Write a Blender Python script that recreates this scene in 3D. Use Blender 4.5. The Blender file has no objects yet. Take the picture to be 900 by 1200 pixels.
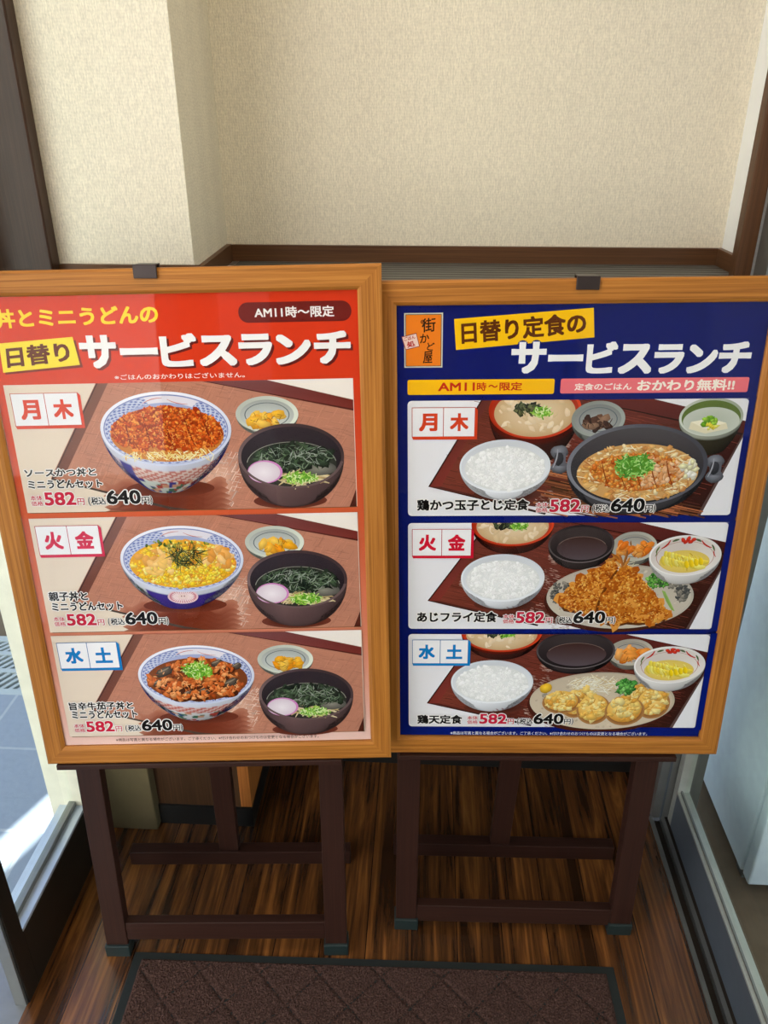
import bpy, bmesh, math, random
from mathutils import Vector, Matrix

# ------------------------------------------------------------------ camera, light, exposure
SC = bpy.context.scene
COL = SC.collection
cam_d = bpy.data.cameras.new('camera')
cam_d.sensor_fit = 'VERTICAL'
cam_d.sensor_height = 36.0
cam_d.lens = 36.0 * 920.0 / 1200.0
cam_d.clip_start = 0.02
cam = bpy.data.objects.new('camera', cam_d)
COL.objects.link(cam)
cam.location = (0, 0, 1.65)
cam.rotation_euler = (math.radians(90 - 26.565), 0, math.radians(3.1))
SC.camera = cam

SC.view_settings.view_transform = 'Standard'
SC.view_settings.look = 'None'
SC.view_settings.gamma = 1.0
SC.view_settings.exposure = 0.2
FILL_W = 6
SC.view_settings.use_curve_mapping = False
try:
    SC.cycles.use_denoising = True
    SC.cycles.max_bounces = 8
    SC.cycles.transparent_max_bounces = 12
    SC.cycles.sample_clamp_indirect = 6.0
except Exception:
    pass

world = bpy.data.worlds.new('world')
SC.world = world
world.use_nodes = True
wn = world.node_tree.nodes
wl = world.node_tree.links
bg = wn['Background']
sky = wn.new('ShaderNodeTexSky')
sky.sky_type = 'NISHITA'
sky.sun_disc = False
sky.sun_elevation = math.radians(52)
sky.sun_rotation = math.radians(70)
sky.air_density = 1.0
sky.dust_density = 2.5
haze = wn.new('ShaderNodeMix')                      # bright summer haze
haze.data_type = 'RGBA'
haze.inputs[0].default_value = 0.35
wl.new(sky.outputs[0], haze.inputs[6])
haze.inputs[7].default_value = (5.2, 5.0, 4.7, 1.0)
wl.new(haze.outputs[2], bg.inputs[0])
bg.inputs[1].default_value = 0.34

sun_d = bpy.data.lights.new('sun', 'SUN')
sun_d.energy = 18.5
sun_d.angle = math.radians(0.6)
sun_d.color = (1.0, 0.96, 0.90)
sun = bpy.data.objects.new('sun', sun_d)
COL.objects.link(sun)
SUN_DIR = Vector((0.25, 0.90, 1.15))           # towards the sun
sun.rotation_euler = SUN_DIR.to_track_quat('Z', 'Y').to_euler()


def area(name, loc, target, sx, sy, energy, color):
    d = bpy.data.lights.new(name, 'AREA')
    d.shape = 'RECTANGLE'
    d.size, d.size_y = sx, sy
    d.energy = energy
    d.color = color
    o = bpy.data.objects.new(name, d)
    COL.objects.link(o)
    o.location = loc
    o.rotation_euler = (Vector(loc) - Vector(target)).to_track_quat('Z', 'Y').to_euler()
    return o


# daylight comes in through the open left doorway, the shop front behind and the right glass door (sky portals),
# plus one unseen fill light added under the ceiling
for nm, loc, tgt, sx, sy in (('doorway_sky', (-0.93, 0.25, 1.27), (0.3, 0.25, 1.27), 2.4, 2.54),
                             ('shop_front_sky', (-0.68, -2.35, 1.25), (-0.68, 1.0, 1.25), 0.38, 2.5),
                             ('right_door_sky', (0.76, 0.4, 1.05), (0.0, 0.4, 1.05), 2.2, 2.1)):
    po = area(nm, loc, tgt, sx, sy, 1.0, (1, 1, 1))
    po.data.cycles.is_portal = True
area('added_wall_fill', (0.0, 0.75, 2.46), (0.0, 0.95, 0), 0.5, 0.5, FILL_W, (1.0, 0.80, 0.55))  # warm fill added out of view to brighten the back wall


# ------------------------------------------------------------------ helpers
def lin(c):
    c = c / 255.0
    return c / 12.92 if c <= 0.04045 else ((c + 0.055) / 1.055) ** 2.4


def rgb(c):
    return (lin(c[0]), lin(c[1]), lin(c[2]), 1.0)


def mixc(a, b, t):
    t = max(0.0, min(1.0, t))
    return tuple(a[i] + (b[i] - a[i]) * t for i in range(3))


class NT:
    """small node-tree helper"""
    def __init__(self, name, rough=0.5, spec=0.5, metal=0.0):
        self.m = bpy.data.materials.new(name)
        self.m.use_nodes = True
        self.n = self.m.node_tree.nodes
        self.l = self.m.node_tree.links
        self.b = self.n['Principled BSDF']
        self.b.inputs['Roughness'].default_value = rough
        self.b.inputs['Specular IOR Level'].default_value = spec
        self.b.inputs['Metallic'].default_value = metal

    def new(self, t, **k):
        n = self.n.new(t)
        for a, v in k.items():
            setattr(n, a, v)
        return n

    def link(self, a, b):
        self.l.new(a, b)

    def coord(self, which='Object', scale=(1, 1, 1), loc=(0, 0, 0)):
        tc = self.new('ShaderNodeTexCoord')
        mp = self.new('ShaderNodeMapping')
        mp.inputs['Scale'].default_value = scale
        mp.inputs['Location'].default_value = loc
        self.link(tc.outputs[which], mp.inputs[0])
        return mp.outputs[0]

    def noise(self, vec, scale, detail=4, rough=0.55, dist=0.0):
        n = self.new('ShaderNodeTexNoise')
        n.inputs['Scale'].default_value = scale
        n.inputs['Detail'].default_value = detail
        n.inputs['Roughness'].default_value = rough
        n.inputs['Distortion'].default_value = dist
        self.link(vec, n.inputs['Vector'])
        return n.outputs[0]

    def ramp(self, fac, stops):
        r = self.new('ShaderNodeValToRGB')
        el = r.color_ramp.elements
        while len(el) > len(stops):
            el.remove(el[-1])
        while len(el) < len(stops):
            el.new(0.5)
        for e, (p, c) in zip(el, stops):
            e.position = p
            e.color = rgb(c)
        self.link(fac, r.inputs[0])
        return r.outputs[0]

    def math(self, op, a, b=None):
        n = self.new('ShaderNodeMath', operation=op)
        for i, v in enumerate((a, b)):
            if v is None:
                continue
            if isinstance(v, (int, float)):
                n.inputs[i].default_value = v
            else:
                self.link(v, n.inputs[i])
        return n.outputs[0]

    def mix(self, fac, a, b, mode='MIX'):
        n = self.new('ShaderNodeMix', data_type='RGBA', blend_type=mode)
        for s, v in ((n.inputs[0], fac), (n.inputs[6], a), (n.inputs[7], b)):
            if isinstance(v, (int, float)):
                s.default_value = v
            elif isinstance(v, tuple):
                s.default_value = rgb(v)
            else:
                self.link(v, s)
        return n.outputs[2]

    def bump(self, h, strength=0.3, dist=0.002):
        b = self.new('ShaderNodeBump')
        b.inputs['Strength'].default_value = strength
        b.inputs['Distance'].default_value = dist
        self.link(h, b.inputs['Height'])
        self.link(b.outputs[0], self.b.inputs['Normal'])

    def base(self, c):
        if isinstance(c, tuple):
            self.b.inputs['Base Color'].default_value = rgb(c)
        else:
            self.link(c, self.b.inputs['Base Color'])
        return self


def plain(name, c, rough=0.5, spec=0.5, metal=0.0, var=0.06, scale=30):
    t = NT(name, rough, spec, metal)
    v = t.noise(t.coord(), scale, 3)
    t.base(t.mix(v, tuple(x * (1 - var) for x in c), tuple(min(255, x * (1 + var)) for x in c)))
    return t.m


def mat_wallpaper(name, c):
    t = NT(name, 0.75, 0.25)
    vec = t.coord('Object')
    fine = t.noise(t.coord('Object', (420, 420, 150)), 1.0, 3)
    wx = t.new('ShaderNodeTexWave', wave_type='BANDS', bands_direction='X')
    wx.inputs['Scale'].default_value = 62
    wx.inputs['Distortion'].default_value = 6.0
    wx.inputs['Detail'].default_value = 2
    wx.inputs['Detail Scale'].default_value = 3
    t.link(vec, wx.inputs['Vector'])
    wz = t.new('ShaderNodeTexWave', wave_type='BANDS', bands_direction='Z')
    wz.inputs['Scale'].default_value = 56
    wz.inputs['Distortion'].default_value = 7.0
    wz.inputs['Detail'].default_value = 2
    t.link(vec, wz.inputs['Vector'])
    weave = t.math('ADD', t.math('MULTIPLY', wx.outputs['Fac'], 0.6), t.math('MULTIPLY', wz.outputs['Fac'], 0.4))
    h = t.math('ADD', t.math('MULTIPLY', weave, 0.6), fine)
    big = t.noise(vec, 5.0, 2)
    thr = t.noise(t.coord('Object', (520, 520, 130)), 1.0, 2)
    col = t.mix(t.ramp(t.math('ADD', t.math('MULTIPLY', thr, 0.84), t.math('MULTIPLY', weave, 0.16)), [(0.3, (0, 0, 0)), (0.7, (255, 255, 255))]), tuple(x * 0.87 for x in c), c)
    col = t.mix(t.math('MULTIPLY', big, 0.12), col, tuple(x * 0.93 for x in c))
    t.base(col)
    t.bump(h, 0.45, 0.0016)
    return t.m


def mat_floor():
    t = NT('wood_plank_floor', 0.26, 0.5)
    vec = t.coord('Object')
    brick = t.new('ShaderNodeTexBrick')
    brick.offset = 0.37
    brick.inputs['Scale'].default_value = 1.0
    brick.inputs['Mortar Size'].default_value = 0.0011
    brick.inputs['Brick Width'].default_value = 12.0
    brick.inputs['Row Height'].default_value = 0.102
    brick.inputs['Color1'].default_value = (0, 0, 0, 1)
    brick.inputs['Color2'].default_value = (1, 1, 1, 1)
    brick.inputs['Mortar'].default_value = (0.5, 0.5, 0.5, 1)
    rot = t.new('ShaderNodeMapping')
    rot.inputs['Rotation'].default_value = (0, 0, math.radians(90))
    t.link(vec, rot.inputs[0])
    t.link(rot.outputs[0], brick.inputs['Vector'])
    off = t.new('ShaderNodeVectorMath', operation='MULTIPLY_ADD')
    t.link(brick.outputs['Color'], off.inputs[0])
    off.inputs[1].default_value = (3.1, 5.7, 1.3)
    t.link(vec, off.inputs[2])
    st = t.new('ShaderNodeMapping')
    st.inputs['Scale'].default_value = (26, 1.7, 1)
    t.link(off.outputs[0], st.inputs[0])
    n1 = t.noise(st.outputs[0], 1.0, 6, 0.62, 0.9)
    st2 = t.new('ShaderNodeMapping')
    st2.inputs['Scale'].default_value = (130, 3.2, 1)
    t.link(off.outputs[0], st2.inputs[0])
    n2 = t.noise(st2.outputs[0], 1.0, 4, 0.6, 0.3)
    f = t.math('ADD', t.math('MULTIPLY', n1, 0.72), t.math('MULTIPLY', n2, 0.28))
    col = t.ramp(f, [(0.30, (28, 16, 8)), (0.43, (62, 37, 18)), (0.53, (106, 66, 32)), (0.63, (154, 100, 48)), (0.76, (186, 128, 66))])
    pl = t.mix(0.5, col, t.mix(brick.outputs['Color'], (110, 100, 95), (255, 240, 225)), 'MULTIPLY')
    joint = t.mix(brick.outputs['Fac'], pl, (14, 9, 7))
    t.base(joint)
    t.b.inputs['Coat Weight'].default_value = 0.5
    t.b.inputs['Coat Roughness'].default_value = 0.14
    t.bump(t.math('SUBTRACT', n2, brick.outputs['Fac']), 0.08, 0.001)
    return t.m


def mat_grain(name, c0, c1, c2, rough=0.45, fine=1.0):
    """wood with grain running along the U direction of the UV map (metres)"""
    t = NT(name, rough, 0.25)
    uv = t.new('ShaderNodeUVMap')
    uv.uv_map = 'grain'
    m1 = t.new('ShaderNodeMapping')
    m1.inputs['Scale'].default_value = (2.6, 200 * fine, 1)
    t.link(uv.outputs[0], m1.inputs[0])
    m2 = t.new('ShaderNodeMapping')
    m2.inputs['Scale'].default_value = (8, 620 * fine, 1)
    t.link(uv.outputs[0], m2.inputs[0])
    n1 = t.noise(m1.outputs[0], 1.0, 5, 0.6, 0.7)
    n2 = t.noise(m2.outputs[0], 1.0, 3, 0.6, 0.2)
    f = t.math('ADD', t.math('MULTIPLY', n1, 0.68), t.math('MULTIPLY', n2, 0.32))
    t.base(t.ramp(f, [(0.32, c0), (0.5, c1), (0.66, c2)]))
    t.bump(f, 0.12, 0.0008)
    return t.m


def mat_ink():
    t = NT('printed_ink', 0.6, 0.0)
    a = t.new('ShaderNodeAttribute')
    a.attribute_name = 'ink'
    t.base(t.mix(1.0, a.outputs['Color'], (240, 240, 240), 'MULTIPLY'))
    return t.m


def mat_pane(name, tint=(255, 255, 255), strength=1.0):
    """thin clear sheet: lets light straight through, mirrors a little by the angle"""
    m = bpy.data.materials.new(name)
    m.use_nodes = True
    n, l = m.node_tree.nodes, m.node_tree.links
    n.clear()
    out = n.new('ShaderNodeOutputMaterial')
    mx = n.new('ShaderNodeMixShader')
    tr = n.new('ShaderNodeBsdfTransparent')
    tr.inputs[0].default_value = rgb(tint)
    gl = n.new('ShaderNodeBsdfGlossy')
    gl.inputs['Roughness'].default_value = 0.015
    fr = n.new('ShaderNodeFresnel')
    fr.inputs[0].default_value = 1.46
    ml = n.new('ShaderNodeMath')
    ml.operation = 'MULTIPLY'
    ml.inputs[1].default_value = strength
    ge = n.new('ShaderNodeNewGeometry')             # only the outer face mirrors
    iv = n.new('ShaderNodeMath')
    iv.operation = 'SUBTRACT'
    iv.inputs[0].default_value = strength
    l.new(ge.outputs['Backfacing'], iv.inputs[1])
    iv.use_clamp = True
    l.new(iv.outputs[0], ml.inputs[1])
    l.new(fr.outputs[0], ml.inputs[0])
    l.new(ml.outputs[0], mx.inputs[0])
    l.new(tr.outputs[0], mx.inputs[1])
    l.new(gl.outputs[0], mx.inputs[2])
    l.new(mx.outputs[0], out.inputs[0])
    return m


class MB:
    """mesh builder: boxes, grids and prisms gathered into ONE mesh object"""
    def __init__(self):
        self.v, self.f, self.uv, self.mi = [], [], [], []

    def face(self, idx, uvs, mi=0):
        self.f.append(idx)
        self.uv.append(uvs)
        self.mi.append(mi)

    def hexa(self, p, grain='x', mi=0):
        """8 corners: bottom ring 0-3 then top ring 4-7 (counter-clockwise from above)"""
        b = len(self.v)
        P = [Vector(q) for q in p]
        self.v += P
        ax = {'x': P[1] - P[0], 'y': P[3] - P[0], 'z': P[4] - P[0]}[grain].normalized()
        off = random.random() * 7
        for q in ((3, 2, 1, 0), (4, 5, 6, 7), (0, 1, 5, 4), (1, 2, 6, 5), (2, 3, 7, 6), (3, 0, 4, 7)):
            n = (P[q[1]] - P[q[0]]).cross(P[q[2]] - P[q[0]])
            c = n.cross(ax)
            c = c.normalized() if c.length > 1e-12 else (P[q[1]] - P[q[0]]).normalized()
            self.face([b + i for i in q], [(P[i].dot(ax) + off, P[i].dot(c) + off * 0.37) for i in q], mi)

    def box(self, x0, x1, y0, y1, z0, z1, grain='x', M=None, mi=0):
        p = [(x0, y0, z0), (x1, y0, z0), (x1, y1, z0), (x0, y1, z0), (x0, y0, z1), (x1, y0, z1), (x1, y1, z1), (x0, y1, z1)]
        if M is not None:
            p = [M(q) for q in p]
        self.hexa(p, grain, mi)
        return self

    def build(self, name, mat, parent=None, bevel=0.0, smooth=False):
        me = bpy.data.meshes.new(name)
        me.from_pydata([tuple(q) for q in self.v], [], self.f)
        uvl = me.uv_layers.new(name='grain')
        k = 0
        for uvs in self.uv:
            for u in uvs:
                uvl.data[k].uv = u
                k += 1
        mats = mat if isinstance(mat, (list, tuple)) else [mat]
        for m in mats:
            me.materials.append(m)
        for p, i in zip(me.polygons, self.mi):
            p.material_index = i
            p.use_smooth = smooth
        bm = bmesh.new()
        bm.from_mesh(me)
        bmesh.ops.recalc_face_normals(bm, faces=bm.faces)
        bm.to_mesh(me)
        bm.free()
        o = bpy.data.objects.new(name, me)
        COL.objects.link(o)
        if parent is not None:
            o.parent = parent
        if bevel > 0:
            md = o.modifiers.new('bevel', 'BEVEL')
            md.width = bevel
            md.segments = 2
            md.limit_method = 'ANGLE'
        return o


def box(name, x0, x1, y0, y1, z0, z1, mat, parent=None, bevel=0.0, grain='x'):
    return MB().box(x0, x1, y0, y1, z0, z1, grain).build(name, mat, parent, bevel)


def struct(o, label=None, cat=None):
    o['kind'] = 'structure'
    if label:
        o['label'] = label
    if cat:
        o['category'] = cat
    return o


def thing(name, label, cat, M, group=None):
    o = bpy.data.objects.new(name, None)
    o.empty_display_size = 0.05
    COL.objects.link(o)
    o.matrix_world = M
    o['label'] = label
    o['category'] = cat
    if group:
        o['group'] = group
    return o


# ------------------------------------------------------------------ materials
M_PAPER = mat_wallpaper('cream_woven_wallpaper', (239, 230, 209))
M_WHITE = plain('white_paint', (246, 248, 246), 0.6, 0.5, 0, 0.02)
M_CEIL = plain('ceiling_board', (222, 216, 204), 0.8)
M_FLOOR = mat_floor()
M_DARKWOOD = mat_grain('dark_stained_wood', (46, 30, 22), (58, 39, 29), (70, 48, 36), 0.3)
M_SKIRT = mat_grain('brown_skirting', (72, 46, 28), (90, 60, 38), (106, 72, 46), 0.4)
M_PANEL = mat_grain('brown_wall_panel', (62, 42, 28), (76, 52, 35), (90, 62, 42), 0.45)
M_TAN = plain('olive_tan_board', (104, 92, 66), 0.5)
M_EDGE = mat_grain('orange_wood_edge', (150, 88, 40), (176, 106, 50), (196, 124, 62), 0.45)
M_KICK = plain('black_kickboard', (26, 26, 25), 0.4)
M_OAK = mat_grain('honey_oak_frame', (122, 74, 24), (166, 104, 38), (190, 128, 56), 0.5)
M_EASEL = mat_grain('dark_brown_easel_wood', (40, 21, 15), (48, 26, 19), (57, 32, 24), 0.5)
M_CAP = plain('dark_green_rubber', (24, 40, 40), 0.5)
M_CLIP = plain('dark_bronze_metal', (52, 40, 38), 0.35, 0.5, 0.4)
M_ALU = plain('brushed_aluminium', (140, 142, 140), 0.38, 0.5, 0.75)
M_ALUL = plain('pale_aluminium', (196, 198, 192), 0.35, 0.5, 0.6)
M_ALUB = plain('anodised_aluminium', (206, 216, 230), 0.3, 0.5, 0.4)
M_ALUG = plain('grey_aluminium_face', (104, 113, 124), 0.4, 0.5, 0.5)
M_BRONZE = plain('dark_bronze_frame', (40, 34, 28), 0.4, 0.5, 0.3)
M_CREAM = plain('cream_door_jamb', (232, 224, 204), 0.45)
M_GROOVE = plain('dark_track_groove', (40, 32, 24), 0.8)  # dark brown of the door track grooves
M_GLASS = mat_pane('door_glass', (250, 255, 252), 0.6)
M_COVER = mat_pane('acrylic_sheet', (255, 255, 255), 0.55)
M_INK = mat_ink()
M_BACKING = plain('backing_board', (120, 92, 60), 0.8)
M_BOUNCE = plain('white_bounce_render', (240, 240, 238), 0.8)


def mat_sun_screen():
    t = NT('added_pale_blue_screen', 0.8, 0.2)
    t.base((196, 212, 236))
    tr = t.new('ShaderNodeBsdfTranslucent')
    tr.inputs[0].default_value = rgb((150, 180, 225))
    mx = t.new('ShaderNodeMixShader')
    mx.inputs[0].default_value = 0.3
    out = [n for n in t.n if n.type == 'OUTPUT_MATERIAL'][0]
    t.link(t.b.outputs[0], mx.inputs[1])
    t.link(tr.outputs[0], mx.inputs[2])
    t.link(mx.outputs[0], out.inputs[0])
    return t.m


M_SCREEN = mat_sun_screen()  # added out-of-view sheet: stops the sun and reflects pale blue
M_BOXW = plain('white_enamel', (222, 234, 248), 0.35)
M_SEAM = plain('dark_seam', (60, 64, 68), 0.6)
M_RUBBER = plain('mat_rubber_border', (22, 30, 29), 0.65)
M_GRATE = plain('galvanised_grate', (176, 186, 192), 0.5, 0.5, 0.2)
M_ASPHALT = plain('asphalt', (92, 92, 92), 0.95, 0.2, 0, 0.35, 120)
M_CONC = plain('brown_concrete', (112, 98, 82), 0.9, 0.2, 0, 0.15, 14)


def mat_shelf():
    t = NT('ribbed_grey_shelf_top', 0.5, 0.4)
    w = t.new('ShaderNodeTexWave', wave_type='BANDS', bands_direction='Y')
    w.inputs['Scale'].default_value = 12
    w.inputs['Distortion'].default_value = 0.6
    t.link(t.coord(), w.inputs['Vector'])
    t.base(t.ramp(w.outputs['Fac'], [(0.2, (58, 55, 50)), (0.5, (92, 90, 86)), (0.8, (110, 110, 108))]))
    t.bump(w.outputs['Fac'], 0.5, 0.003)
    return t.m


def mat_tiles():
    t = NT('pavement_tiles', 0.75, 0.3)
    b = t.new('ShaderNodeTexBrick')
    b.offset = 0.0
    b.inputs['Scale'].default_value = 1.0
    b.inputs['Brick Width'].default_value = 0.30
    b.inputs['Row Height'].default_value = 0.30
    b.inputs['Mortar Size'].default_value = 0.005
    b.inputs['Color1'].default_value = rgb((146, 158, 178))
    b.inputs['Color2'].default_value = rgb((152, 164, 184))
    b.inputs['Mortar'].default_value = rgb((178, 186, 200))
    t.link(t.coord('Object', (1, 1, 1), (0.12, 0.06, 0)), b.inputs['Vector'])
    n = t.noise(t.coord(), 60, 4)
    t.base(t.mix(t.math('MULTIPLY', n, 0.3), b.outputs['Color'], (98, 106, 122)))
    t.bump(n, 0.4, 0.003)
    return t.m


def mat_carpet():
    t = NT('brown_carpet_pile', 0.95, 0.1)
    n = t.noise(t.coord(), 330, 3, 0.7)
    n2 = t.noise(t.coord(), 18, 3)
    c = t.ramp(n, [(0.3, (40, 29, 25)), (0.52, (86, 63, 56)), (0.75, (124, 96, 86))])
    t.base(t.mix(t.math('MULTIPLY', n2, 0.35), c, (70, 51, 45)))
    t.bump(n, 0.8, 0.004)
    return t.m


M_SHELF = mat_shelf()
M_TILES = mat_tiles()
M_CARPET = mat_carpet()

# ------------------------------------------------------------------ the setting
XL, XR = -0.7925, 0.622
PIL_X, PIL_Y, BACK_Y, SHELF_Z = -0.439, 1.455, 1.778, 1.372
random.seed(4)
struct(box('floor', XL - 0.005, 0.617, -2.2, 1.70, -0.05, 0.0, M_FLOOR))
struct(box('ceiling', -0.95, 0.80, -2.3, 1.95, 2.55, 2.62, M_CEIL))
# wallpapered alcove above the shelf
struct(box('wall_back', PIL_X - 0.30, XR + 0.05, BACK_Y, BACK_Y + 0.08, 1.36, 2.55, M_PAPER))
def prism(name, pts, z0, z1, mat):
    m = MB()
    m.v = [Vector((x, y, z0)) for x, y in pts] + [Vector((x, y, z1)) for x, y in pts]
    k = len(pts)
    m.face(list(range(k)), list(pts))
    m.face(list(range(k, 2 * k)), list(pts))
    for i in range(k):
        j = (i + 1) % k
        m.face([i, j, k + j, k + i], [(0, 0), (1, 0), (1, 1), (0, 1)])
    return struct(m.build(name, mat))


prism('wall_left', [(-0.80, PIL_Y), (PIL_X + 0.015, PIL_Y), (PIL_X, BACK_Y), (-0.80, BACK_Y)], 1.37, 2.55, M_PAPER)   # boxed-out corner
struct(box('wall_right', XR, XR + 0.05, 1.6301, BACK_Y, 0.0, 2.55, M_WHITE))
struct(box('baseboard_back', PIL_X, XR, BACK_Y - 0.011, BACK_Y, SHELF_Z, 1.406, M_SKIRT))
prism('baseboard_left', [(PIL_X + 0.015, PIL_Y), (PIL_X + 0.026, PIL_Y), (PIL_X + 0.011, BACK_Y - 0.011), (PIL_X, BACK_Y - 0.011)], SHELF_Z, 1.408, M_SKIRT)
struct(box('baseboard_right', XR - 0.011, XR, 1.6301, BACK_Y - 0.011, SHELF_Z, 1.406, M_SKIRT, grain='y'))
struct(box('trim_1', -0.672, PIL_X + 0.026, PIL_Y - 0.008, PIL_Y, 1.372, 1.414, M_SKIRT))
struct(box('shelf', PIL_X + 0.026, XR - 0.0, 1.50, BACK_Y, SHELF_Z - 0.04, SHELF_Z, M_SHELF))
# below the shelf
struct(box('wall_back_lower', PIL_X + 0.02, XR, 1.70, 1.74, 0.0, SHELF_Z - 0.04, M_PANEL, grain='z'))
struct(box('baseboard_back_lower', PIL_X + 0.02, XR, 1.69, 1.70, 0.0, 0.07, M_KICK))
wp = struct(box('wall_left_lower', -0.663, -0.447, 1.45, 1.70, 0.0, 1.37, M_PANEL, grain='z'))
struct(box('trim_2', -0.447, -0.419, 1.448, 1.70, 0.066, 1.37, M_EDGE, grain='z'))
struct(box('baseboard_left_lower', -0.663, -0.417, 1.444, 1.45, 0.0, 0.064, M_KICK))
struct(box('trim_3', -0.447, -0.417, 1.45, 1.69, 0.0, 0.066, M_KICK))
# dark timber posts either side
struct(box('trim_4', XL, -0.672, 1.42, PIL_Y, 1.25, 2.55, M_DARKWOOD, bevel=0.003, grain='z'))
struct(box('trim_14', XL, -0.664, 1.42, 1.70, 0.0, 1.249, M_TAN, bevel=0.003, grain='z'))
struct(box('trim_5', 0.592, 0.624, 1.60, 1.63, 0.0, 2.55, M_SKIRT, bevel=0.002, grain='z'))

# left glazed side panel of the entrance (door_1): parts keep their own look
d1 = thing('door_1', 'x', 'x', Matrix.Translation((-0.83, 0.962, 0.0)))
del d1['label'], d1['category']
d1['kind'] = 'structure'


def at(o, wx, wy, wz=0):
    """world -> local offset for an unrotated Empty"""
    l = o.matrix_world.translation
    return wx - l.x, wy - l.y, wz - l.z


def wbox(name, parent, x0, x1, y0, y1, z0, z1, mat, bevel=0.0, grain='x'):
    a = at(parent, x0, y0, z0)
    b = at(parent, x1, y1, z1)
    return box(name, a[0], b[0], a[1], b[1], a[2], b[2], mat, parent, bevel, grain)


wbox('bottom_rail', d1, -0.8535, XL, 1.009, 1.33, 0.0, 0.168, M_BRONZE, 0.001)
wbox('rail_top', d1, -0.8535, XL + 0.001, 1.009, 1.33, 0.168, 0.176, M_ALUB)
wbox('glazing_bead', d1, -0.828, -0.812, 1.009, 1.33, 0.176, 0.190, M_ALU, 0.001)
wbox('stile', d1, -0.824, XL, 0.9665, 1.009, 0.0, 2.5, M_BRONZE, 0.001)
wbox('edge_strip', d1, -0.820, XL - 0.004, 0.960, 0.9665, 0.0, 2.5, M_ALU)
wbox('far_stile', d1, -0.876, XL, 1.33, 1.42, 0.0, 2.5, M_CREAM, 0.002)
wbox('pane', d1, -0.822, -0.817, 1.009, 1.33, 0.188, 2.46, M_GLASS)
wbox('head_rail', d1, -0.8535, XL, 0.9665, 1.33, 2.46, 2.5, M_BRONZE)

# right sliding door (door_2)
d2 = thing('door_2', 'x', 'x', Matrix.Translation((0.67, 0.4, 0.0)))
del d2['label'], d2['category']
d2['kind'] = 'structure'
wbox('bottom_rail', d2, 0.664, 0.694, -0.6, 1.50, 0.006, 0.118, M_ALUG, 0.001)
wbox('rail_top', d2, 0.664, 0.694, -0.6, 1.50, 0.118, 0.124, M_ALUL)
wbox('rail_lip', d2, 0.672, 0.676, -0.6, 1.50, 0.124, 0.130, M_ALU)
wbox('stile', d2, 0.664, 0.694, 1.50, 1.525, 0.006, 2.1, M_ALUL, 0.001, 'z')
wbox('pane', d2, 0.681, 0.686, -0.6, 1.50, 0.122, 2.1, M_GLASS)
wbox('near_stile', d2, 0.664, 0.694, -0.66, -0.6, 0.006, 2.1, M_ALUL, 0.001, 'z')
struct(box('trim_6', 0.624, 0.735, 1.531, 1.59, 0.0, 2.2, M_ALU, bevel=0.001, grain='z'))
struct(box('trim_7', 0.645, 0.649, 1.527, 1.531, 0.0, 2.2, M_ALUG, grain='z'))
# door track on the floor
struct(box('trim_8', 0.617, 0.627, -0.7, 1.531, -0.03, 0.006, M_ALU, grain='y'))
struct(box('trim_9', 0.627, 0.647, -0.7, 1.531, -0.03, -0.012, M_GROOVE, grain='y'))
struct(box('trim_10', 0.647, 0.657, -0.7, 1.531, -0.03, 0.006, M_ALU, grain='y'))
struct(box('trim_11', 0.657, 0.72, -0.7, 1.531, -0.03, 0.004, M_GROOVE, grain='y'))
struct(box('trim_12', -0.9, XL - 0.005, -0.9, 1.42, -0.05, 0.0, M_ALU, grain='y'))
# headers and the front behind the camera
struct(box('wall_right_header', 0.62, 0.72, -2.2, 1.59, 2.1, 2.55, M_WHITE))
struct(box('wall_left_front', -0.88, XL, -2.2, -0.95, 0.0, 2.55, M_PAPER))
struct(box('wall_right_front', XR, 0.70, -2.2, -0.66, 0.0, 2.1, M_PAPER))
struct(box('wall_front', -0.50, 0.72, -2.3, -2.2, 0.0, 2.55, M_PAPER))
fill_box = struct(box('trim_13', -0.3, 0.3, 0.45, 1.05, 2.49, 2.55, M_WHITE))  # unseen housing above the added fill light
# outside: unseen slabs added to block the sun, slotted to leave the sun stripe
def screenpt(x, y, z=2.62):
    t = (z + 0.05) / SUN_DIR.z
    return x + SUN_DIR.x * t, y + SUN_DIR.y * t


SA0, SA1 = screenpt(-1.253, 0.78), screenpt(-0.302, 3.15)          # inner edge of the sun stripe on the paving
SB0, SB1 = screenpt(-1.341, 0.78), screenpt(-0.393, 3.15)          # outer edge
struct(box('bounce_facade', -10.0, -1.3, -5.6, -5.0, -0.3, 6.5, M_BOUNCE))  # unseen white wall added to bounce sunlight in from the left
prism('added_screen_right', [(-0.95, 1.96), (4.2, 1.96), (4.2, SA1[1]), SA1, SA0, (-0.95, SA0[1])], 2.625, 2.66, M_CEIL)
prism('added_screen_left', [(-2.6, 2.3), (SB0[0] - 0.15, 2.3), SB0, SB1, (-2.6, SB1[1])], 2.625, 2.63, M_SCREEN)
prism('added_screen_front', [(0.81, -2.3), (4.2, -2.3), (4.2, 1.959), (0.81, 1.959)], 2.625, 2.66, M_CEIL)

struct(box('pavement', -3.2, -0.9, -3.0, 1.98, -0.12, -0.05, M_TILES))
struct(box('road', -12.0, 3.6, -5.0, 9.0, -0.30, -0.16, M_ASPHALT))
struct(box('pavement_right', 0.735, 2.6, -2.0, 3.2, -0.24, -0.15, M_CONC))
struct(box('kerb', -3.2, -0.9, 2.30, 2.46, -0.16, -0.05, M_CONC))

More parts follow.
